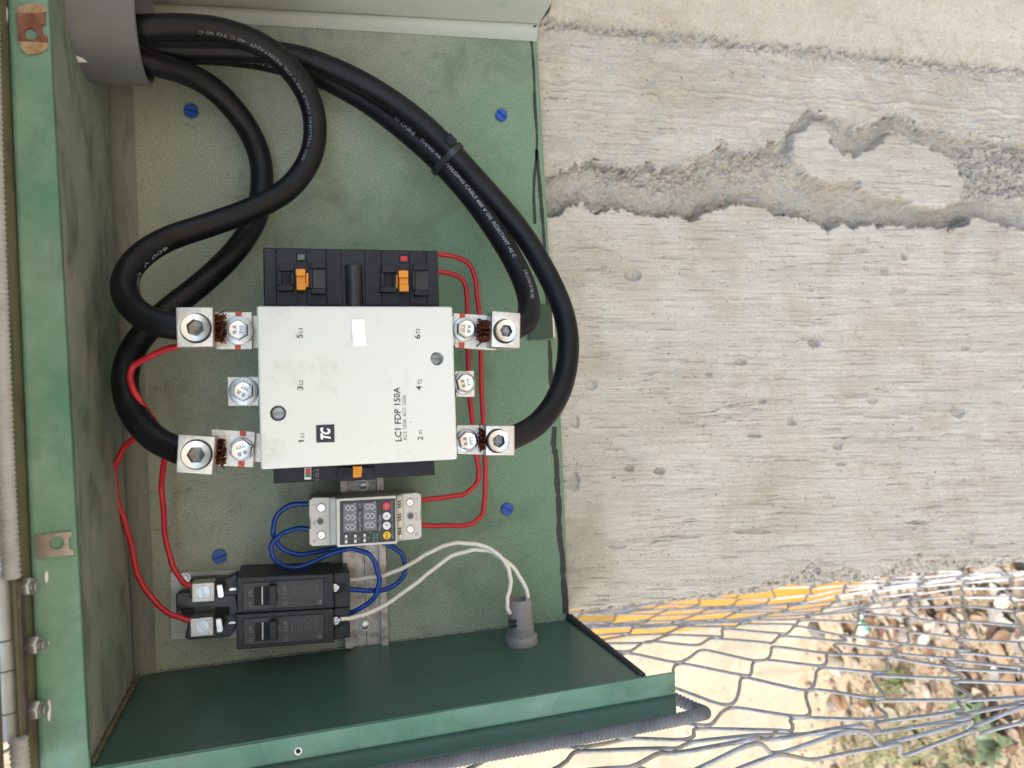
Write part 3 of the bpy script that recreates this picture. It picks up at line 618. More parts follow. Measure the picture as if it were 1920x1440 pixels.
# cable tie round the pair
i3 = min(range(len(K3)), key=lambda i: (K3[i]-W(855, 280, 44)).length); i4 = min(range(len(K4)), key=lambda i: (K4[i]-K3[i3]).length)
ca, cb = K3[i3], K4[i4]; t3 = (K3[i3+1]-K3[i3-1]).normalized(); ax = (cb-ca); ax = (ax-t3*ax.dot(t3)).normalized(); perp = t3.cross(ax)
tie = thing('cable_tie', 'black plastic cable tie strapping two heavy cables together', 'cable tie', (ca+cb)/2)
L2 = (cb-ca).length; loop = []
for a in np.linspace(math.pi/2, 3*math.pi/2, 14): loop.append(ca+(ax*math.cos(a)+perp*math.sin(a))*(RC+.0011))
for a in np.linspace(-math.pi/2, math.pi/2, 14): loop.append(ca+ax*L2+(ax*math.cos(a)+perp*math.sin(a))*(RC+.0011))
loop.append(loop[0]); m = MB(); vs = []
for p in loop:
    o = (p-ca-ax*min(max((p-ca).dot(ax), 0), L2)).normalized(); vs += [p-t3*.0026-o*.0006, p+t3*.0026-o*.0006, p+t3*.0026+o*.0007, p-t3*.0026+o*.0007]
k = len(loop); m.add(vs, [(4*i+j, 4*i+(j+1) % 4, 4*i+4+(j+1) % 4, 4*i+4+j) for i in range(k-1) for j in range(4)]); m.build('strap', M_black2, tie)
hp = W(845, 262, 57); m = MB(); m.prism([hp+t3*a+ax*b for a, b in ((-.004, -.004), (.004, -.004), (.004, .004), (-.004, .004))], (0, .006, 0)); m.build('lock_head', M_black2, tie, bevel=.5)
# ------------------------------------------------------------------ DIN rail
rail = thing('mounting_rail', 'weathered galvanised mounting rail behind the white contactor and protector', 'mounting rail', W(682, 1050, 0))
y0, y1 = 560, 1216
def rx(x, y): return x+(y-900)*.030
for a, b, h1, h0, nm in ((638, 648, 8, 7, 'flange'), (709, 719, 8, 7, 'flange'), (648, 650.5, 7.9, .8, 'web'), (706.5, 709, 7.9, .8, 'web'), (650.5, 706.5, 1.9, .8, 'floor')):
    MB().pp([(rx(a, y0), y0), (rx(b, y0), y0), (rx(b, y1), y1), (rx(a, y1), y1)], h1, h0).build(nm, M_galv, rail)
MB().pp([(rx(678, 1025), 1025), (rx(679, 1025), 1025), (rx(679, y1), y1), (rx(678, y1), y1)], 2.1, 1.8).build('scribe_line', M_dark, rail)
for px, py, r in ((681, 910, 11), (684.5, 1173, 11)):
    m = MB(); disc(m, px, py, r, 3.2, 1.9); s_ = m.build('screw', M_zinc, rail)
    m = MB(); disc(m, px, py, r*.68, 5.6, 3, prof=[(.8, 0), (1, .5), (1, 3)]); m.build('screw_head', M_zinc2, s_)
# ------------------------------------------------------------------ contactor
con2 = thing('contactor', 'large three-pole contactor with a scuffed white cover and black base', 'contactor', W(668, 725, 0))
up = MB().pp([(493, 464), (820.5, 470), (830, 740), (498, 740)], 84, 14).build('coil_block', M_black, con2, bevel=.8)
lo = MB().pp([(509, 700), (513.5, 907), (633, 900.5), (634, 903), (702, 899), (703, 896.5), (815.5, 891), (810, 700)], 76, 12).build('contact_block', M_black, con2, bevel=.8)
def uy(x, y): return y+(x-493)*.015
for a, b in ((495, 516), (518, 555.5), (575.5, 610), (612, 640), (684, 713.5), (715.5, 748), (768, 798), (800, 821)):
    MB().pp([(a, uy(a, 466.5)), (b, uy(b, 466.5)), (b+2.5, 572), (a+1, 572)], 85.2, 83.9).build('face_panel', M_black, up, bevel=.35)
m = MB(); cA, cB = W(662, 500, 79), W(664, 576, 79); rr = (W(641, 520, 84)-W(683, 520, 84)).length/2
m.tube([cA, cA.lerp(cB, .5), cB], rr, 28); m.build('round_channel', M_black2, up, smooth=50)
for ox, oy, sgn, win in ((0, 0, 1, 'pale'), (193, 3, -1, 'red')):
    def bx(x0, y0_, x1, y1_, h1, h0, mat, nm, bev=.4): return MB().rect(x0+ox, y0_+oy, x1+ox, y1_+oy, h1, h0).build(nm, mat, up, bevel=bev)
    bx(523, 494, 551, 508, 89, 85, M_black, 'clip_guide'); bx(520, 535, 551, 545, 89, 85, M_black, 'clip_guide')
    bx(521, 508.5, 528, 534.5, 88, 85, M_black, 'clip_guide'); bx(545, 509, 551, 534, 88, 85, M_black, 'clip_guide'); bx(528.5, 514, 544.5, 532, 85.6, 85, M_dark, 'clip_window', 0)
    bx(582, 492, 610, 503, 89, 85, M_black, 'clip_guide'); bx(584, 541, 611, 551, 89, 85, M_black, 'clip_guide'); bx(580, 503.5, 586, 540.5, 88.4, 85, M_black, 'clip_guide'); bx(587, 504, 609, 540, 85.7, 85, M_black2, 'clip_window', 0)
    q = MB().rect(555.5+ox, 505+oy, 572.5+ox, 543+oy, 90, 84).build('release_tab', M_orange, up, bevel=.5)
    MB().rect(554.5+ox, 504+oy, 572.5+ox, 517.5+oy, 93, 90.1).build('tab_grip', M_orange, q, bevel=.6); MB().rect(556+ox, 530+oy, 573.5+ox, 544+oy, 93, 90.1).build('tab_grip', M_orange, q, bevel=.6)
    xa = 573.5 if sgn > 0 else 548; MB().rect(xa+ox, 512+oy, xa+5+ox, 538+oy, 88, 84).build('tab_side', M_orange, q, bevel=.4)
    bx(556.5, 474, 573, 490, 84.6, 84, M_dark, 'window_recess', 0)
    bx(558, 477, 571, 487, 85.0, 84.5, pm('pale_label', srgb(104, 116, 100), .6) if win == 'pale' else M_redw, 'indicator_label', 0)
m = MB(); text(m, 'V0', (568.5, 486), (568.5, 478), 6, 85.0); m.build('lettering', M_gprint, up)
# lower block details
def ly(x): return 900-(x-513)*.045
MB().rect(571, 877, 583.5, 899, 77, 76).build('indicator_window', M_tag, lo); MB().rect(572.5, 880, 582.5, 895, 77.6, 77.05).build('indicator_flag', pm('green_flag', srgb(40, 130, 84), .5), lo)
MB().rect(573.5, 879.5, 582, 889, 78, 77.65).build('indicator_dot', pm('red_flag', srgb(206, 66, 70), .5), lo)
m = MB(); text(m, '1 1/2 0', (598.5, 901), (597.5, 880), 6.5, 76); text(m, '- - -', (591, 900), (590, 882), 6, 76); m.build('lettering', M_wprint, lo)
MB().rect(633, 876, 702, 899, 79, 76).build('latch_plate', M_black, lo, bevel=.5); MB().rect(640, 881, 652, 892, 79.4, 79.02).build('latch_slot', M_dark, lo)
MB().rect(660.5, 874, 680, 896.5, 79.5, 79.05).build('latch_slot', M_dark, lo); MB().pp([(661.5, 874), (678.5, 873.5), (679.5, 878), (678, 894.5), (662, 896)], 84, 79.6).build('release_tab', M_orange, lo, bevel=.5)
# body under the cover and the cover itself
MB().pp([(498, 592), (836, 592), (843, 845), (505, 862)], 117.5, 40).build('arc_chamber', M_black, con2, bevel=1)
HC = 140
cov = MB().pp([(481, 573.5), (848.5, 574.5), (858, 861.5), (489, 880.5)], HC, 118).build('cover', M_cover, con2, bevel=1.6, seg=3)
cuts = []
for px, py, r in ((521, 775, 14), (822, 671.5, 12.6)):
    c = W(px, py, HC+5); rr = r/2.72/1000; q = MB(); q.lathe(c, (0, 1, 0), [(rr, 0), (rr, .021)], 32); cuts.append(q.build('c', M_dark, con2))
cut(cov, cuts)
for px, py, r in ((521, 775, 14), (822, 671.5, 12.6)):
    m = MB(); c = W(px, py, HC); x_, y_ = project(c.x, c.y+.011, c.z); slotted(m, x_, y_, r*.80, HC-11, HC-15.8, math.pi/2+.06, .13); m.build('cover_screw', pm('dull_zinc', (.40, .42, .44), .42, 1, (.24, .25, .26), 320, .6), cov, bevel=.15)
m = MB(); m.pp([(659, 599), (683.5, 598), (686.5, 648), (662, 649.5)], HC+1.1, HC+.05); m.build('blank_tag', M_tag, cov, bevel=.15)
m = MB()
for s, x, ya, yb, cap in (('5', 567.5, 634, 626.5, 11), ('L3', 567, 624, 615, 7), ('3', 568.5, 731.5, 724, 11), ('L2', 568, 721.5, 712.5, 7), ('1', 570, 830, 825.5, 10.5), ('L1', 570, 820, 812.5, 7),
        ('6', 788, 635.5, 627, 11), ('T3', 787.5, 625.5, 616.5, 7), ('4', 791, 731.5, 723.5, 11), ('T2', 790.5, 720.5, 711.5, 7), ('2', 793, 825, 818.5, 10), ('T1', 792.5, 814.5, 806.5, 6.5)):
    text(m, s, (x, ya), (x-.2, yb), cap, HC, .012)
text(m, 'LC1 FDP 150A', (753, 827.5), (749.5, 726), 12, HC, .014); text(m, 'AC3: 150A  AC1: 250A', (763, 826), (761, 741), 7, HC)
m.build('lettering', M_ink, cov)
lg = MB().pp([(592.5, 797), (627, 795.5), (627.5, 829), (593, 830)], HC+.2, HC).build('logo_plate', M_ink, cov)
m = MB(); text(m, 'TC', (619, 824), (618, 801.5), 17, HC+.2, .05, .25); m.build('logo_letters', M_tag, lg)
# ------------------------------------------------------------------ terminals, bolts, lugs
def bolt(par, px, py, rw, rh, h0, rot, ser=True, txt='8.8', txt2='YFT', ta=0.0, tilt=(0, 0)):
    c = W(px, py, h0); k = (W(px, py-1, h0)-c).length; o = MB()
    ax = Vector((tilt[0], -1, tilt[1])).normalized()
    m = MB(); m.lathe(c, ax, [(rw*k, 0), (rw*k, .0012), (rw*k*.97, .0017), (rh*k*.99, .0024)], 72, (lambda i: 1+.012*(i % 2)) if ser else None)
    b = m.build('bolt', M_zinc, par, smooth=25)
    u = ax.orthogonal().normalized(); q = ax.cross(u); m = MB(); vs = []
    for dd, kk in ((.0018, 1), (.0062, 1), (.0072, .94)):
        for i in range(6):
            a = rot+i*math.pi/3; vs.append(c+ax*dd+(u*math.cos(a)+q*math.sin(a))*rh*k*kk)
    m.add(vs, [(i, (i+1) % 6, 6+(i+1) % 6, 6+i) for i in range(6)]+[(6+i, 6+(i+1) % 6, 12+(i+1) % 6, 12+i) for i in range(6)]+[tuple(range(12, 18))]); m.build('hex_head', M_zinc, b, bevel=.25)
    m = MB(); m.lathe(c+ax*.0070, ax, [(rh*k*.84, 0), (rh*k*.80, .0005), (rh*k*.74, .0003)], 28); m.build('head_face', M_zinc2, b, smooth=30)
    m = MB(); X = Vector((math.cos(ta), 0, math.sin(ta))); Z = Vector((-math.sin(ta), 0, math.cos(ta)))
    for s, oy, wd in ((txt, .12, .8), (txt2, -.5, .8)):
        vs, fs = tmesh(s, .02); x0 = min(p[0] for p in vs); x1 = max(p[0] for p in vs); sc = wd*rh*k/(x1-x0)
        m.add([c+ax*.0076+X*((p[0]-(x0+x1)/2)*sc)+Z*(p[1]*rh*k*.5+oy*rh*k) for p in vs], fs)
    m.build('head_marking', pm('stamp_grey', srgb(120, 124, 128), .5, .6), b)
    return b
def socket_screw(par, px, py, r1, r0, rhex, h, rot):
    """threaded plug with a hex recess"""
    c = W(px, py, h); k = (W(px, py-1, h)-c).length; m = MB(); seg = 36; vs = []; fs = []
    def hexr(a): a = (a-rot) % (math.pi/3)-math.pi/6; return rhex*k*math.cos(math.pi/6)/math.cos(a)
    rows = [(lambda a: r1*k, .008), (lambda a: r1*k, .0006), (lambda a: r1*k*.95, 0), (lambda a: r0*k, .0004), (lambda a: hexr(a)*1.04, .0009), (lambda a: hexr(a), .0015), (lambda a: hexr(a)*.97, .0075), (lambda a: rhex*k*.2, .009)]
    for fr_, d in rows:
        for i in range(seg): a = 2*math.pi*i/seg; vs.append(c+Vector((math.cos(a)*fr_(a), d, math.sin(a)*fr_(a))))
    for j in range(len(rows)-1):
        for i in range(seg): fs.append((j*seg+i, j*seg+(i+1) % seg, (j+1)*seg+(i+1) % seg, (j+1)*seg+i))
    cutj = 4*seg; f1 = [f for f in fs if max(f) < 5*seg]; m.add(vs[:5*seg], f1); sc = m.build('set_screw', M_zinc2, par, smooth=35)
    m = MB(); fs.append(tuple((len(rows)-1)*seg+i for i in range(seg))); m.add(vs[4*seg:], [tuple(i-4*seg for i in f) for f in fs if min(f) >= 4*seg]); m.build('hex_recess', pm('shaded_recess_steel', (.36, .35, .33), .5, 1, (.16, .15, .14), 300, .8, .3, 900), sc, smooth=35)  # darker steel carries dirt and the painted-in shade of the recess
def lug(label, tongue, block, screw, bl, strands, h_t, h_b, red=None, dark=None):
    cx = sum(p[0] for p in block)/4; cy = sum(p[1] for p in block)/4
    L = thing('terminal_lug', label, 'terminal lug', W(cx, cy, h_t), 'aluminium screw lugs on the contactor')
    MB().pp(tongue, h_t, h_t-6).build('tongue', M_alu, L, bevel=.5)
    b = MB().pp(block, h_b, h_b-33).build('block', M_alu, L, bevel=.7)
    px, py, r1, r0, rh, rot = screw; c = W(px, py, h_b+5); k = (W(px, py-1, h_b)-W(px, py, h_b)).length
    q = MB(); q.lathe(c, (0, 1, 0), [(r1*k, 0), (r1*k, .016)], 36); cut(b, [q.build('c', M_dark, L)])
    socket_screw(L, px, py, r1*.93, r0, rh, h_b-.8, rot)
    bolt(L, *bl[:2], bl[2], bl[3], h_t, bl[4], *(bl[5:]))
    if red:
        for pts in red: MB().pp(pts, h_t+.15, h_t+.02).build('paint_mark', M_redpaint, L)
    x0, y0_, x1, y1_ = strands; m = MB()
    for i in range(90):
        ya = random.uniform(y0_+2, y1_-2); hh = random.uniform(h_t+1, h_t+11); xe = x0+(x1-x0)*random.uniform(.6, 1.05)
        p = [W(x0-2 if x0 > cx else x1+2, ya, hh), W((x0+x1)/2, ya+random.gauss(0, 2.6), hh+random.gauss(0, 1.8)), W(xe if x0 > cx else x0+(x1-xe), ya+random.gauss(0, 5), hh+random.gauss(0, 3))]
        m.tube(p, .00042, 5)
    m.build('copper_strands', M_copper, L, kind='stuff')
    return L
lug('aluminium lug with red paint marks at terminal 5 L3', [(395, 585), (472.5, 585), (473.5, 655), (396, 655)], [(329.5, 576), (399, 576), (400, 650), (331.5, 651)], (365.5, 614, 28.5, 22, 16, .2),
    (447.5, 620, 27, 19.5, .3, True, '8.8', 'TYF', 0.0), (401, 590, 424, 642), 112, 133, [[(441, 585.3), (454, 585.3), (452.5, 596), (441.5, 596)], [(440, 644), (452, 644), (451.5, 654.8), (441, 654.8)]])
lug('aluminium lug at terminal 1 L1, tilted, with frayed copper strands', [(396, 804.5), (479, 809), (475, 876.5), (392, 872)], [(334, 814.5), (404, 819), (397.5, 890), (330, 885.5)], (367, 853, 29, 21.5, 16, .5),
    (453.5, 843, 22, 21, .1, False, '8.8', 'TFY', 1.9), (401, 822, 424, 872), 112, 138, [[(449.5, 807.3), (462, 808), (461, 818), (450, 817)], [(446.5, 864), (459, 864.6), (458, 875.4), (446.5, 874.6)]])
lug('smaller aluminium lug with red paint marks at terminal 6 T3', [(850, 587), (930, 592), (930, 657), (853, 652)], [(923, 583), (976, 587), (975, 653), (921.5, 650)], (950, 620, 23, 19, 12, .4),
    (870.5, 618, 22.5, 18, .2, True, '8.8', 'TYF', 3.0), (893, 598, 917, 643), 106, 122, [[(862, 587.8), (872.5, 588.4), (871.5, 598), (861.5, 597.4)], [(860, 641.5), (871, 642.5), (870.5, 652.8), (860, 652)]])
lug('smaller aluminium lug without paint marks at terminal 2 T1', [(856, 797), (918, 797), (918, 853), (858, 851)], [(911, 798), (965, 798), (965, 854), (911, 854)], (936, 827, 23, 19, 12.5, .1),
    (874, 826, 22, 18.5, .45, False, '8.8', 'FYT', 0.1), (897, 803, 909, 844), 106, 118)
tb = []
for poly, b in (([(425.5, 706.5), (486, 706), (486, 761), (427, 761.5)], (457, 733.5, 26.5, 19.5, .25, True, '8.8', 'YFT', 1.0)), ([(852, 696), (889, 695), (890.5, 744.5), (855, 744)], (869.5, 718.5, 21.5, 18, .5, True, '8.8', 'TYF', 0.2))):
    q = MB().pp(poly, 110, 104).build('terminal_bar', M_alu, con2, bevel=.5); bolt(q if False else con2, *b[:2], b[2], b[3], 110, b[4], *b[5:])
for poly in ([(470, 592), (500, 592), (500, 652), (470, 652)], [(474, 812), (505, 812), (505, 866), (474, 866)], [(840, 592), (866, 592), (866, 648), (840, 648)], [(842, 802), (868, 802), (868, 848), (842, 848)]):
    MB().pp(poly, 105.5, 100).build('terminal_bar', M_alu, con2, bevel=.4)
# ------------------------------------------------------------------ voltage protector on the rail
def z8(x, y): return (570+x/8, 900+y/8)
pro = thing('voltage_protector', 'ivory two-module voltage protector with dark display clipped to the rail', 'voltage protector', W(685, 975, 8))
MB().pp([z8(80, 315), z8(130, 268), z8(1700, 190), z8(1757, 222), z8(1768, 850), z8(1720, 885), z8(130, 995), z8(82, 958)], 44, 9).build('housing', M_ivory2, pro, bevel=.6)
sh = [z8(75, 310), z8(130, 265), z8(480, 258), z8(490, 975), z8(130, 995), z8(80, 960), z8(78, 740), z8(100, 720), z8(100, 580), z8(77, 560)]
MB().pp(sh, 47, 44.05).build('terminal_cover', M_ivory, pro, bevel=.5)
MB().pp([z8(380, 262), z8(500, 258), z8(510, 975), z8(388, 985)], 51, 47.05).build('terminal_step', M_ivory, pro, bevel=1.6)
sh2 = [z8(1370, 215), z8(1700, 190), z8(1755, 220), z8(1758, 440), z8(1742, 460), z8(1744, 590), z8(1760, 610), z8(1765, 850), z8(1720, 885), z8(1400, 912)]
MB().pp(sh2, 47, 44.05).build('terminal_cover', M_ivory, pro, bevel=.5)
MB().pp([z8(1372, 226), z8(1490, 220), z8(1500, 900), z8(1398, 910)], 53, 47.05).build('terminal_step', M_ivory, pro, bevel=2.2)
HF = 62
face = MB().pp([z8(482, 292), z8(500, 282), z8(1362, 232), z8(1375, 240), z8(1402, 945), z8(1390, 955), z8(510, 1008), z8(492, 998)], HF, 44.05).build('front_block', M_ivory, pro, bevel=.8)
film = MB().pp([z8(537, 318), z8(1367, 275), z8(1376, 920), z8(540, 975)], HF+.25, HF+.02).build('label_film', M_slate, pro)
def zr(par, pts, h1, mat, nm, t=.2): return MB().pp([z8(*p) for p in pts], h1, h1-t).build(nm, mat, par)
d1 = zr(film, [(590, 362), (790, 352), (796, 775), (594, 782)], HF+.5, M_disp, 'display'); d2 = zr(film, [(885, 347), (1085, 336), (1092, 752), (889, 762)], HF+.5, M_disp, 'display')
def digit(m, cx, cy, Hh=152, Ww=84, t=17):
    a, b = Hh/2, Ww/2
    def sg(x0, y0_, x1, y1_): m.pp([z8(cx+p, cy+q) for p, q in ((x0, y0_), (x1, y0_), (x1, y1_), (x0, y1_))], HF+.72, HF+.55)
    g = 4
    for x in (-a, -t/2, a-t): sg(x, -b+t+g, x+t, b-t-g)
    for y in (-b, b-t): sg(-a+t+g, y, -t/2-g, y+t); sg(t/2+g, y, a-t-g, y+t)
    sg(a-10, -b-34, a+6, -b-20)
for cx, ys in ((695, (422, 562, 704)), (990, (398, 540, 680))):
    for y in ys:
        m = MB(); digit(m, cx, y); m.build('digit', M_seg, d1 if cx < 800 else d2)
def ztext(m, s, a, b, cap, bold=0.0): text(m, s, z8(*a), z8(*b), cap/8, HF+.25, bold)
m = MB(); ztext(m, 'NQVPD2J', (858, 770), (856, 480), 38, .01); ztext(m, 'CE', (858, 418), (857, 350), 40, .01); ztext(m, 'NanQue', (1155, 755), (1152, 520), 40, .02)
ztext(m, 'ADJUSTABLE V/A PROTECTOR', (1340, 884), (1328, 322), 24); ztext(m, 'POWER', (1114, 918), (1112, 796), 24); ztext(m, 'V', (716, 822), (716, 795), 26); ztext(m, 'A', (1006, 800), (1005, 772), 26)
ztext(m, '>V', (703, 908), (702, 872), 22); ztext(m, '<V', (842, 898), (841, 862), 22); ztext(m, '>A', (980, 886), (979, 850), 22); m.build('lettering', M_wprint, film)
for cx, cy, mt in ((632, 888, M_tag), (770, 880, M_tag), (910, 870, M_tag), (1048, 862, pm('green_led', srgb(52, 110, 78), .4))):
    zr(film, [(cx-16, cy-60), (cx+16, cy-60), (cx+18, cy-18), (cx+27, cy), (cx+18, cy+18), (cx+16, cy+60), (cx-16, cy+60), (cx-18, cy+18), (cx-27, cy), (cx-18, cy-18)], HF+.5, mt, 'lamp_window')
    m = MB(); disc(m, *z8(cx, cy), 3.0, HF+.9, HF+.3, 16); m.build('lamp', M_disp if mt is M_tag else mt, film)
for cx, cy, mt, s in ((1238, 393, pm('red_button', srgb(222, 56, 66), .4), 'p'), (1239, 540, M_tag, '>'), (1241, 685, M_tag, '<'), (1244, 831, pm('yellow_button', srgb(244, 196, 44), .4), 'SET')):
    m = MB(); disc(m, *z8(cx, cy), 7.4, HF+1.1, HF+.2, 28); b = m.build('button', mt, pro)
    m = MB()
    if s == 'SET': text(m, 'SET', z8(cx+14, cy+46), z8(cx+14, cy-46), 3.6, HF+1.1, .02)
    elif s == 'p':
        m.pp([z8(cx-30, cy-4), z8(cx-2, cy-4), z8(cx-2, cy+4), z8(cx-30, cy+4)], HF+1.3, HF+1.12); A_ = np.linspace(.6, 2*math.pi-.6, 14)
        for i in range(13):
            q = [z8(cx+r*-math.cos(t), cy+r*math.sin(t)) for r, t in ((28, A_[i]), (28, A_[i+1]), (20, A_[i+1]), (20, A_[i]))]; m.pp(q, HF+1.3, HF+1.12)
    else:
        sg = 1 if s == '>' else -1
        for e_ in (-1, 1): m.pp([z8(cx-24*e_*1, cy+20*sg), z8(cx, cy-18*sg), z8(cx, cy-6*sg), z8(cx-20*e_, cy+28*sg)], HF+1.3, HF+1.12)
    m.build('symbol', M_wprint if s == 'p' else M_ink, b)
for gy in (340, 535, 745):
    for i in range(3):
        y = gy+i*40-18; x = 1408+gy*.012; MB().pp([z8(x, y+8), z8(x+44, y-10), z8(x+44, y+2), z8(x, y+20)], 54.4, 51.5).build('vent_slot', M_dark, pro)
for px, py, r in ((258, 418, 62), (262, 830, 62), (1590, 340, 56), (1598, 742, 56)):
    m = MB(); disc(m, *z8(px, py), r/8*1.06, 47.3, 46.5, 24); q = m.build('screw_recess', M_dark, pro)
    m = MB(); slotted(m, *z8(px, py), r/8*.95, 48.6, 47.32, .5, .17, True); m.build('terminal_screw', M_zinc2, pro, bevel=.15)
for px, py in ((245, 622), (1598, 540)):
    m = MB(); ring(m, *z8(px, py), 6.4, 4.4, 47.8, 46.5); m.build('adjuster_collar', M_socket, pro); m = MB(); disc(m, *z8(px, py), 4.4, 47.35, 46.5, 18); m.build('adjuster', pm('adjuster_green', srgb(84, 92, 86), .5), pro)
m = MB()
for s, a, b, cap in (('L', (175, 375), (175, 345), 48), ('IN', (178, 668), (176, 615), 46), ('N', (184, 938), (182, 898), 50)): text(m, s, z8(*a), z8(*b), cap/8, 47)
for s, a, b, cap in (('L', (1708, 288), (1706, 256), 48), ('OUT', (1714, 606), (1710, 482), 44), ('N', (1714, 828), (1712, 788), 48)): text(m, s, z8(*a), z8(*b), cap/8, 47)
m.build('lettering', M_gprint, pro)
# ------------------------------------------------------------------ breaker base and the two breakers
def zb(x, y): return (310+x/5.333, 1060+y/5.333)
base = thing('breaker_base', 'grey steel breaker mounting plate with two silver wire lugs', 'breaker base', W(400, 1140, 0))
MB().pp([(319, 1073), (640, 1061), (642, 1192), (320, 1200)], 2.5, .3).build('mounting_plate', M_plate, base, bevel=.4)
MB().pp([zb(105, 290), zb(150, 265), zb(700, 255), zb(740, 500), zb(700, 640), zb(640, 720), zb(240, 745), zb(195, 730), zb(240, 520), zb(110, 515)], 14, 2.6).build('insulator', M_black2, base, bevel=1)
MB().pp([zb(225, 175), zb(260, 140), zb(620, 125), zb(720, 80), zb(740, 300), zb(240, 330)], 16, 2.6).build('insulator', M_black2, base, bevel=1)
MB().pp([zb(500, 420), zb(640, 420), zb(640, 500), zb(500, 500)], 15, 14.1).build('insulator_slot', M_dark, base); MB().pp([zb(160, 430), zb(290, 430), zb(290, 500), zb(160, 500)], 15, 14.1).build('insulator_slot', M_dark, base)
m = MB(); disc(m, *zb(195, 135), 11.5, 4.2, 2.55); sc_ = m.build('screw', M_zinc2, base); m = MB(); disc(m, *zb(195, 135), 7, 6, 4.25); m.build('screw_head', M_zinc, sc_)
for poly, scr, tab, stab in (([(265, 185), (490, 170), (492, 358), (268, 372)], (382, 270), [(505, 195), (575, 188), (597, 300), (580, 330), (520, 332)], [(635, 240), (660, 222), (712, 226), (712, 250), (640, 258)]),
        ([(250, 535), (478, 515), (482, 700), (252, 718)], (370, 612), [(495, 535), (565, 528), (587, 645), (570, 676), (510, 680)], [(628, 578), (652, 560), (705, 562), (705, 584), (632, 592)])):
    q = MB().pp([zb(*p) for p in poly], 31, 15).build('wire_lug', M_alu, base, bevel=.4)
    m = MB(); ring(m, *zb(*scr), 15.2, 13.2, 31.5, 30.9); m.build('screw_collar', M_zinc, q); m = MB(); slotted(m, *zb(*scr), 12.6, 31.9, 30.9, .25 if scr[1] < 400 else .55, .17); m.build('lug_screw', M_zinc, q, bevel=.15)
    MB().pp([zb(*p) for p in tab], 27, 25.4).build('bus_tab', M_zinc2, base, bevel=.8); MB().pp([zb(*p) for p in stab], 27, 25.5).build('stab_clip', M_zinc2, base, bevel=.3)
def breaker(label, body, term, plate, slot, handle, scr, labs, tiny, code):
    b = thing('circuit_breaker', label, 'circuit breaker', W(*zb(1200, body[0][1]+150), 4), 'black breakers on the grey plate')
    P = lambda L: [zb(*p) for p in L]
    MB().pp(P(body), 52, 4).build('case', M_bakelite, b, bevel=.8); tr = MB().pp(P(term), 45, 4).build('terminal_end', M_bakelite, b, bevel=.6)
    (ax_, ay), (bx_, by), (cx, cy), (dx, dy) = plate; o = 9
    for L in ([(ax_-o, ay-o), (bx_+o, by-o), (bx_, by), (ax_, ay)], [(dx, dy), (cx, cy), (cx+o, cy+o), (dx-o, dy+o)], [(ax_-o, ay-o), (ax_, ay), (dx, dy), (dx-o, dy+o)], [(bx_, by), (bx_+o, by-o), (cx+o, cy+o), (cx, cy)]): MB().pp(P(L), 52.7, 52.05).build('face_rim', M_bakelite, b, bevel=.2)
    MB().pp(P(plate), 52.15, 52.02).build('face_label', pm('breaker_label', srgb(50, 50, 53), .5, 0, srgb(66, 64, 64), 200, .5), b)
    MB().pp(P(slot), 52.4, 52.17).build('handle_slot', M_dark, b); q = MB().pp(P(handle), 60, 52.2).build('handle', M_bakelite, b, bevel=.7)
    x0 = handle[0][0]; MB().pp([zb(x0-70, handle[0][1]+6), zb(x0-56, handle[0][1]+5), zb(x0-56, handle[3][1]-8), zb(x0-70, handle[3][1]-7)], 53.2, 52.45).build('handle_edge', M_galv, q)
    m = MB()
    for s, a, e_, cap in labs: text(m, s, zb(*a), zb(*e_), cap/5.333, 52.15, .01)
    m.build('lettering', M_gprint, b)
    m = MB(); (tx, ty, tw, th) = tiny
    for i in range(9):
        text(m, ['CURRENT LIMIT 10 KA', '120/240 V AC', 'WIRE CU-AL 60/75 C', '14-8 AWG', 'TORQUE 20 LB-IN', 'USE WITH TYPE', 'HACR TYPE SWD', 'ISSUE 7712', 'LISTED'][i], zb(tx+i*31, ty+th-i*2), zb(tx+i*31, ty-i*2+random.uniform(0, 50)), 16/5.333, 52.15)
    m.build('fine_print', pm('fine_print', srgb(104, 102, 102), .6), b)
    m = MB(); text(m, code, zb(tx+285, ty+th+70), zb(tx+285, ty+th+28), 18/5.333, 52.15); text(m, '1P', zb(tx+260, ty+th+70), zb(tx+260, ty+th+40), 16/5.333, 52.15); m.build('lettering', M_wprint, b)
    m = MB(); ring(m, *zb(*scr), 9.5, 6.4, 46.5, 44); m.build('terminal_collar', M_dark, b); m = MB(); slotted(m, *zb(*scr), 7.4, 47, 44.2, .9, .2, True); m.build('terminal_screw', M_zinc, b, bevel=.1)
    MB().pp([zb(scr[0]+38, scr[1]-45), zb(scr[0]+100, scr[1]-45), zb(scr[0]+120, scr[1]-10), zb(scr[0]+90, scr[1]+40), zb(scr[0]+36, scr[1]+65), zb(scr[0]-10, scr[1]+64)], 45.3, 45.02).build('wire_slot', M_dark, b)
breaker('black single-pole breaker on the side nearer the white contactor', [(712, 118), (1680, 84), (1688, 428), (714, 482)], [(1681, 82), (1845, 66), (1847, 412), (1689, 427)], [(778, 186), (1578, 137), (1583, 400), (782, 452)],
    [(888, 215), (1032, 209), (1032, 398), (890, 403)], [(1032, 208), (1108, 203), (1112, 394), (1034, 400)], (1698, 225), [('ON', (868, 312), (862, 250), 34), ('OFF', (1152, 302), (1146, 236), 28), ('15A', (1216, 290), (1208, 196), 40), ('(+)', (868, 415), (864, 366), 40), ('(O)', (1214, 404), (1210, 362), 40)], (1275, 165, 300, 150), 'ABE')
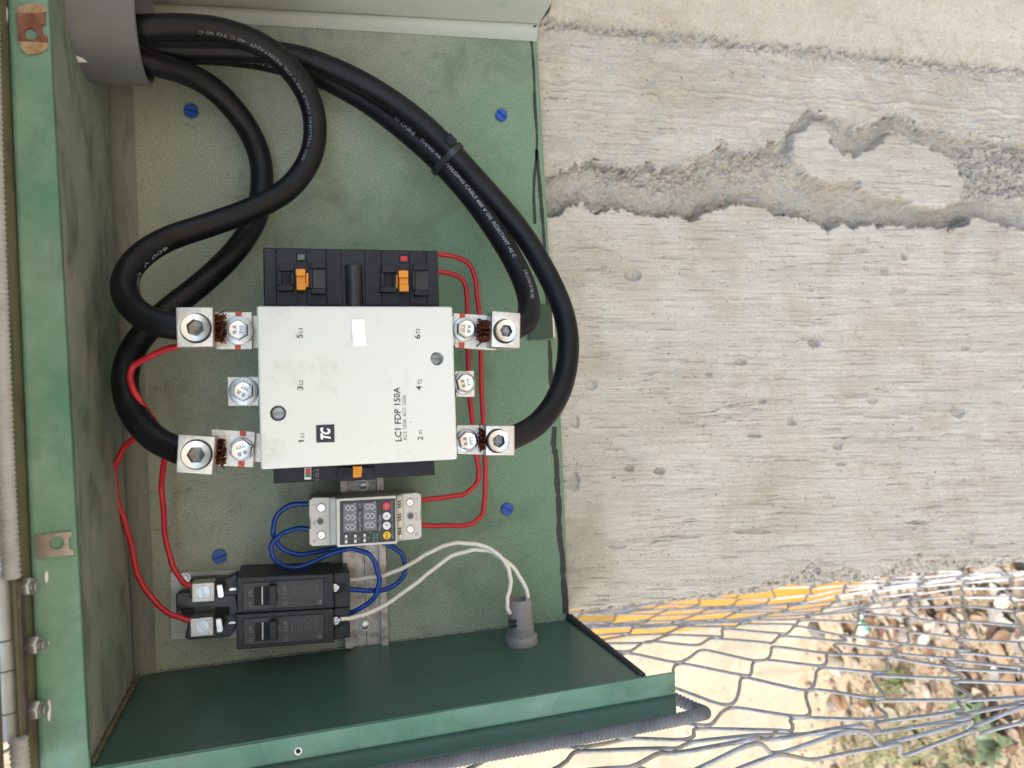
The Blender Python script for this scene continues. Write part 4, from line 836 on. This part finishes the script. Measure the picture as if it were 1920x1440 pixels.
breaker('black single-pole breaker on the side nearer the dark green side wall', [(702, 490), (1682, 434), (1690, 770), (716, 846)], [(1683, 432), (1847, 416), (1850, 722), (1691, 745)], [(782, 542), (1580, 492), (1588, 742), (792, 800)],
    [(896, 574), (1036, 566), (1036, 752), (898, 758)], [(1036, 566), (1116, 560), (1118, 748), (1038, 754)], (1708, 555), [('ON', (872, 676), (866, 612), 34), ('OFF', (1154, 660), (1148, 596), 28), ('15A', (1224, 664), (1216, 548), 40), ('(+)', (872, 775), (868, 726), 40), ('(O)', (1222, 762), (1218, 718), 40)], (1275, 512, 300, 150), 'ABE')
# ------------------------------------------------------------------ small wires
def wire(label, pts, r, mat, cat='wire', group=None):
    P = path(pts, 8, 3); sd_ = len(label)*1.7+pts[0][0]; P = [p+Vector((mn.noise((i*.16, sd_, 1)), mn.noise((i*.16, sd_, 5))*.5, mn.noise((i*.16, sd_, 9))))*.0011*min(1, i/6, (len(P)-1-i)/6) for i, p in enumerate(P)]; root = thing('wire', label, cat, P[0], group); MB().tube(P, r, 12).build('insulation', mat, root, smooth=80)
wire('red wire from the 5 L3 lug, ducking behind a cable to the inner breaker lug', [(345, 643, 104), (330, 650, 104), (290, 664, 100), (255, 682, 94), (244, 705, 94), (251, 733, 98), (272, 764, 96), (292, 795, 84), (303, 830, 66), (308, 860, 56), (305, 900, 44), (304, 945, 36), (312, 1010, 26), (327, 1066, 24), (343, 1091, 26), (365, 1100, 28)], .0022, M_redw, group='red control wires')
wire('red wire bowing out along the upper wall to the outer breaker lug', [(348, 862, 108), (330, 860, 106), (308, 852, 96), (290, 830, 78), (275, 816, 66), (262, 816, 60), (240, 830, 54), (222, 856, 50), (214, 888, 46), (219, 925, 42), (232, 975, 36), (245, 1025, 30), (258, 1080, 26), (282, 1120, 24), (315, 1148, 26), (345, 1160, 28), (365, 1164, 28)], .0022, M_redw, group='red control wires')
wire('red wire on the outside, from the contactor coil to the protector N side', [(812, 477, 24), (824, 477, 24), (864, 485, 22), (887, 507, 20), (894, 545, 19), (897, 587, 18), (902, 670, 18), (905, 762, 18), (908, 820, 18), (910, 880, 18), (909, 940, 19), (904, 965, 20), (890, 978, 21), (866, 984, 23), (830, 985, 26), (785, 985, 28)], .0021, M_redw, group='red control wires')
wire('red wire on the inside, from the contactor coil to the protector L side', [(812, 510, 24), (824, 510, 24), (852, 514, 22), (870, 530, 20), (876, 560, 19), (876, 600, 18), (877, 670, 18), (882, 757, 18), (887, 790, 18), (892, 850, 18), (897, 880, 18), (896, 896, 18), (887, 914, 20), (868, 927, 22), (838, 932, 25), (785, 938, 28)], .0021, M_redw, group='red control wires')
wire('blue wire from protector input L, passing under the protector', [(590, 943, 28), (578, 944, 28), (546, 947, 28), (521, 965, 28), (512, 990, 28), (517, 1013, 26), (532, 1030, 25), (555, 1039, 24), (580, 1039, 22), (615, 1031, 18), (650, 1023, 13), (690, 1017, 12), (718, 1019, 12), (744, 1029, 13), (759, 1052, 15), (757, 1076, 19), (740, 1097, 24), (712, 1106, 30), (680, 1107, 36), (640, 1103, 40)], .0020, M_bluew, group='blue supply wires')
wire('blue wire from protector input N, looping over the rail', [(590, 991, 28), (578, 991, 28), (552, 992, 29), (532, 1000, 31), (516, 1013, 33), (509, 1031, 33), (515, 1050, 32), (532, 1061, 30), (553, 1065, 29), (582, 1056, 29), (615, 1040, 30), (640, 1032, 32), (665, 1030, 34), (690, 1040, 36), (705, 1062, 37), (711, 1088, 37), (705, 1113, 36), (690, 1132, 34), (660, 1149, 32), (640, 1154, 30)], .0020, M_bluew, group='blue supply wires')
wire('upper of two white wires, from the inner breaker to the grey socket', [(640, 1087, 16), (658, 1087, 16), (692, 1084, 16), (727, 1076, 18), (765, 1060, 22), (803, 1037, 26), (838, 1022, 30), (866, 1018, 34), (900, 1022, 37), (925, 1033, 40), (945, 1053, 43), (955, 1074, 46), (957, 1100, 50), (952, 1122, 53), (952, 1142, 53), (956, 1150, 52)], .0018, M_whitew, group='white lamp wires')
wire('lower of two white wires, from the outer breaker to the grey socket', [(632, 1162, 45), (657, 1159, 44), (688, 1150, 40), (726, 1132, 36), (780, 1094, 32), (812, 1067, 31), (850, 1042, 32), (885, 1031, 34), (915, 1033, 37), (941, 1047, 40), (965, 1068, 42), (982, 1095, 44), (991, 1124, 45), (992, 1136, 45)], .0018, M_whitew, group='white lamp wires')
# ------------------------------------------------------------------ grey socket on the side wall
pB = W(978, 1203, 46); sk = thing('lamp_socket', 'grey plastic threaded socket fitted through the dark green side wall', 'socket', pB)
def wall_x(y): return pB.x
ax = Vector((1, .0, .03)).normalized(); o0 = pB-ax*.003
m = MB(); m.lathe(o0, ax, [(.0132, 0), (.0138, .0012), (.0132, .0085), (.0128, .009)], 12); m.build('lock_nut', M_socket, sk, bevel=.4)
prof = [(.0108, .008)]
for i in range(4): prof += [(.0108, .0095+i*.0016), (.0101, .0100+i*.0016), (.0101, .0106+i*.0016), (.0108, .0110+i*.0016)]
prof += [(.0101, .0165), (.0099, .038), (.0086, .0382), (.0084, .030)]
m = MB(); m.lathe(o0, ax, prof, 32); bd = m.build('barrel', M_socket, sk, smooth=30)
for zz_ in (-.0015, .0045):
    c = W(962, 1175 if zz_ < 0 else 1166, 56); MB().prism([c+Vector((a, 0, b)) for a, b in ((-.0012, -.003), (.0012, -.003), (.0012, .003), (-.0012, .003))], (0, .0012, 0)).build('slot', M_dark, bd)
# ------------------------------------------------------------------ chain-link fence
M_wire = pm('fence_wire', (.40, .40, .40), .5, .4, (.22, .22, .22), 200, .8, .15, 900)
fence = thing('chain_link_fence', 'loose galvanised chain-link fence running back beside the concrete pillar', 'fence', (-.34, .2, 0))
FC = []
for py, zc in ((1085, 1.75), (1108, 1.45), (1128, 1.22), (1150, 1.06), (1188, .94), (1240, .84), (1300, .75), (1352, .68), (1390, .62), (1410, .575), (1418, .548), (1432, .552), (1452, .585), (1490, .65)):
    r = ray(1500, py)*zc; FC.append((-(r@h_), r@n_-D0))
FC = [tuple(p[:2]) for p in spline([Vector((a, b, 0)) for a, b in FC], 5)]
acc = [0]
for i in range(len(FC)-1): acc.append(acc[-1]+math.dist(FC[i], FC[i+1]))
def fpos(s, z):
    x = np.interp(s, acc, [p[0] for p in FC]); y = np.interp(s, acc, [p[1] for p in FC])
    return Vector((x+.014*mn.noise((s*6, z*5, 1.3))+.010*math.sin(z*5+s*3)+.004*mn.noise((s*40, z*40, 1.3)), y+.012*mn.noise((s*9, z*8, 7.7)), z+.012*mn.noise((s*12, z*10, 3.1))+.006*mn.noise((s*45, z*45, 9.1))))
dS, dZ = .044, .045; zt, zb_ = 1.86, .03; ns = int(acc[-1]/dS); nzk = int((zt-zb_)/dZ)
for k in range(ns):
    P = []
    for j in range(nzk+1):
        z = zt-j*dZ; hi = (j+k) % 2 == 0; s = (k+(1.05 if hi else -.05))*dS+.010*mn.noise((k*3.1, j*2.7, 5)); hk = .0045*(1 if hi else -1)
        nrm = Vector((.97, .2, 0))*(.0016 if hi else -.0016); zj = z+.011*mn.noise((k*2.3, j*3.9, 8))
        a_, b_ = fpos(s-hk*.2, zj+.0048)+nrm, fpos(s-hk*.2, zj-.0048)+nrm; m_ = fpos(s+hk*.35, zj)+nrm
        if P:
            q = P[-1]; bow = .0035*mn.noise((k*1.7, j*1.9, 2)); P += [q.lerp(a_, .12)+Vector((0, 0, -.002)), q.lerp(a_, .5)+Vector((0, bow, bow*1.5)), q.lerp(a_, .88)+Vector((0, 0, .002))]
        P += [a_, m_, b_]
    MB().tube(relax(P, 1), .0017, 7).build('fence_wire', M_wire, fence, smooth=80)
# ------------------------------------------------------------------ litter on the ground: stones, leaves, weeds (pieces of the ground)
def leafmesh(seed, L, Wd):
    r = random.Random(seed); m = MB(); n = 7; curl = r.uniform(-.9, 1.2); fold = r.uniform(-.1, .45); tw = r.uniform(-.5, .5); vs = []
    for i in range(n+1):
        t = i/n; wv = Wd*math.sin(math.pi*min(1, t*.96+.02))**.75*(1-.25*t)*(1+.12*r.uniform(-1, 1)); x = (t-.5)*L; z = curl*L*.35*(t-.5)**2*2+.004+abs(curl)*.004
        for j in (-1, -.5, 0, .5, 1):
            y = j*wv; zz2 = z+fold*abs(j)*wv*.7+tw*j*wv*t+r.uniform(-1, 1)*.0012; vs.append(Vector((x, y, max(zz2, .0005))))
    m.add(vs, [(i*5+j, i*5+j+1, (i+1)*5+j+1, (i+1)*5+j) for i in range(n) for j in range(4)])
    me = bpy.data.meshes.new('dry_leaf'); me.from_pydata(m.v, [], m.f); me.shade_smooth(); return me
LC = [srgb(124, 96, 72), srgb(150, 122, 92), srgb(162, 144, 120), srgb(168, 158, 144), srgb(112, 90, 76), srgb(148, 132, 110), srgb(172, 164, 152)]
LC = [tuple(x*.8 for x in c) for c in LC]
lm = [pm('leaf_%d' % i, c, .65, 0, tuple(x*.6 for x in c), 60, .8, .3, 300) for i, c in enumerate(LC)]
leaves = []
for i in range(14):
    me = leafmesh(i, random.uniform(.05, .085), random.uniform(.015, .028)); me.materials.append(lm[i % len(lm)]); leaves.append(me)
def drop(name, me, p, rz, sc=1, rx_=0, ry=0):
    o = bpy.data.objects.new(name, me); COL.objects.link(o); o.parent = ground; o.location = p; o.rotation_euler = (rx_, ry, rz); o.scale = (sc,)*3; return o
def gp(x, y): q = G(x, y); return Vector((q.x, q.y, 0))
for i in range(230):
    if i < 130: px, py = random.uniform(1590, 1960), random.uniform(1060, 1200)
    else: px, py = random.uniform(1560, 1960), random.uniform(1180, 1470)
    if py < 1135-(px-1500)*.12+15 and px < 1640: continue
    drop('dry_leaf', random.choice(leaves), gp(px, py)+Vector((0, 0, random.uniform(.001, .014))), random.uniform(0, 6.28), random.uniform(.35, .8), random.uniform(-.3, .3), random.uniform(-.4, .4))
for i in range(130):
    p = Vector((random.uniform(-1.5, -.28), random.uniform(-.5, 1.0), random.uniform(.001, .01)))
    if (p.y < .1 and p.x > -.35): continue
    drop('dry_leaf', random.choice(leaves), p, random.uniform(0, 6.28), random.uniform(.35, .8), random.uniform(-.3, .3), random.uniform(-.3, .3))
def stonemesh(seed):
    bm = bmesh.new(); bmesh.ops.create_icosphere(bm, subdivisions=2, radius=1); r = random.Random(seed); o = Vector((r.random()*9, r.random()*9, 0))
    for q in bm.verts: q.co *= 1+.35*mn.noise(q.co*1.3+o); q.co.z *= .6
    me = bpy.data.meshes.new('stone'); bm.to_mesh(me); bm.free(); me.shade_smooth(); me.set_sharp_from_angle(angle=.6); return me
stm = [stonemesh(i) for i in range(6)]
for i, me in enumerate(stm): me.materials.append(pm('stone_%d' % (i % 3), [srgb(98, 96, 94), srgb(124, 116, 106), srgb(146, 138, 124)][i % 3], .85, 0, srgb(96, 92, 86), 90, .7, .5, 300))
for i in range(300):
    px, py = random.uniform(1500, 1960), random.uniform(1100, 1470)
    if px < 1520-(py-1160)*.12: continue
    s = random.choice([.003, .004, .005, .006, .008]); drop('stone', random.choice(stm), gp(px, py)+Vector((0, 0, s*.25)), random.uniform(0, 6.3), s)
for i in range(160):
    s = random.choice([.003, .005, .008, .012]); drop('stone', random.choice(stm), Vector((random.uniform(-1.5, -.3), random.uniform(-.5, 1.0), s*.25)), random.uniform(0, 6.3), s)
for px, py, s in ((1530, 1180, .022), (1570, 1245, .030), (1700, 1190, .024), (1560, 1320, .014), (1690, 1095, .02)): drop('stone', stm[int(px) % 3*2 % 6], gp(px, py)+Vector((0, 0, s*.2)), px, s)
M_grass = pm('grass', srgb(92, 108, 62), .6, 0, srgb(130, 128, 90), 40, .7); M_straw = pm('straw', srgb(160, 142, 114), .7, 0, srgb(118, 100, 78), 60, .7)
for nm, mt, N_, reg, hh in (('grass', M_grass, 420, [(1700, 1390, 55, 40), (1640, 1420, 40, 30), (1790, 1430, 50, 30), (1690, 1275, 10, 8)], .05), ('straw_litter', M_straw, 1700, [(1850, 1130, 90, 50), (1750, 1200, 130, 70), (1880, 1380, 80, 60), (1680, 1330, 90, 80)], .01)):
    vs = []; fs = []
    for i in range(N_):
        cx, cy, sx, sy = random.choice(reg); p = gp(random.gauss(cx, sx), random.gauss(cy, sy)); a = random.uniform(0, 6.28); L = random.uniform(.4, 1.2)*(hh if hh > .02 else .05)
        d = Vector((math.cos(a), math.sin(a), 0)); sd = Vector((-d.y, d.x, 0))*.0012; up_ = L*(1.0 if hh > .02 else .06)
        b0 = p+Vector((0, 0, .002)); b1 = p+d*L*.45+Vector((0, 0, up_*.7+.004)); b2 = p+d*L+Vector((0, 0, up_*.8+.003)); k = len(vs); vs += [b0-sd, b0+sd, b1+sd, b1-sd, b2]; fs += [(k, k+1, k+2, k+3), (k+3, k+2, k+4)]
    m = MB(); m.add(vs, fs); o = m.build(nm, mt, org=(0, 0, 0), kind='stuff'); o.parent = ground
    if nm == 'grass': o['label'] = 'thin green grass'
M_weed = pm('weed_leaf', srgb(70, 84, 58), .6, 0, srgb(92, 104, 76), 60, .7, .2, 300)
for px, py in ((1880, 1385), (1845, 1345), (1840, 1330)):
    c = gp(px, py); root = thing('weed', {1880: 'grey-green lobed weed nearest the frame corner on the ground', 1845: 'small grey-green weed behind the larger weed on the ground', 1840: 'tiny grey-green sprig farthest back among the weeds'}[px], 'plant', c)
    for i in range(9 if px == 1880 else 5):
        a = random.uniform(0, 6.28); d = Vector((math.cos(a), math.sin(a), 0)); sd = Vector((-d.y, d.x, 0)); L = random.uniform(.03, .06); m = MB(); vs = []
        for j in range(6):
            t = j/5; wv = (.004+.010*math.sin(math.pi*t))*(1 if j % 2 else .55); b = c+d*L*t+Vector((0, 0, .01+.03*math.sin(t*2.2))); vs += [b-sd*wv, b+sd*wv]
        m.add(vs, [(2*j, 2*j+1, 2*j+3, 2*j+2) for j in range(5)]); m.build('leaf', M_weed, root)
m = MB(); c = gp(1622, 1168); vs = [c+Vector((x*.05-.02, y*.04-.02, .012+.016*mn.noise((x*2.1, y*2.3, 4)))) for x in np.linspace(0, 1, 7) for y in np.linspace(0, 1, 6)]
m.add(vs, [(i*6+j, i*6+j+1, (i+1)*6+j+1, (i+1)*6+j) for i in range(6) for j in range(5)])
k_ = N('wrapper_print'); f_ = k_.ramp(k_.noise(38, 2), [(.47, 0.0), (.53, 1.0)]); o = m.build('plastic_wrapper', k_.set(k_.mix(f_, srgb(226, 228, 226), srgb(60, 170, 150)), .35), label='crumpled white and teal plastic wrapper on the ground behind the fence', cat='wrapper')
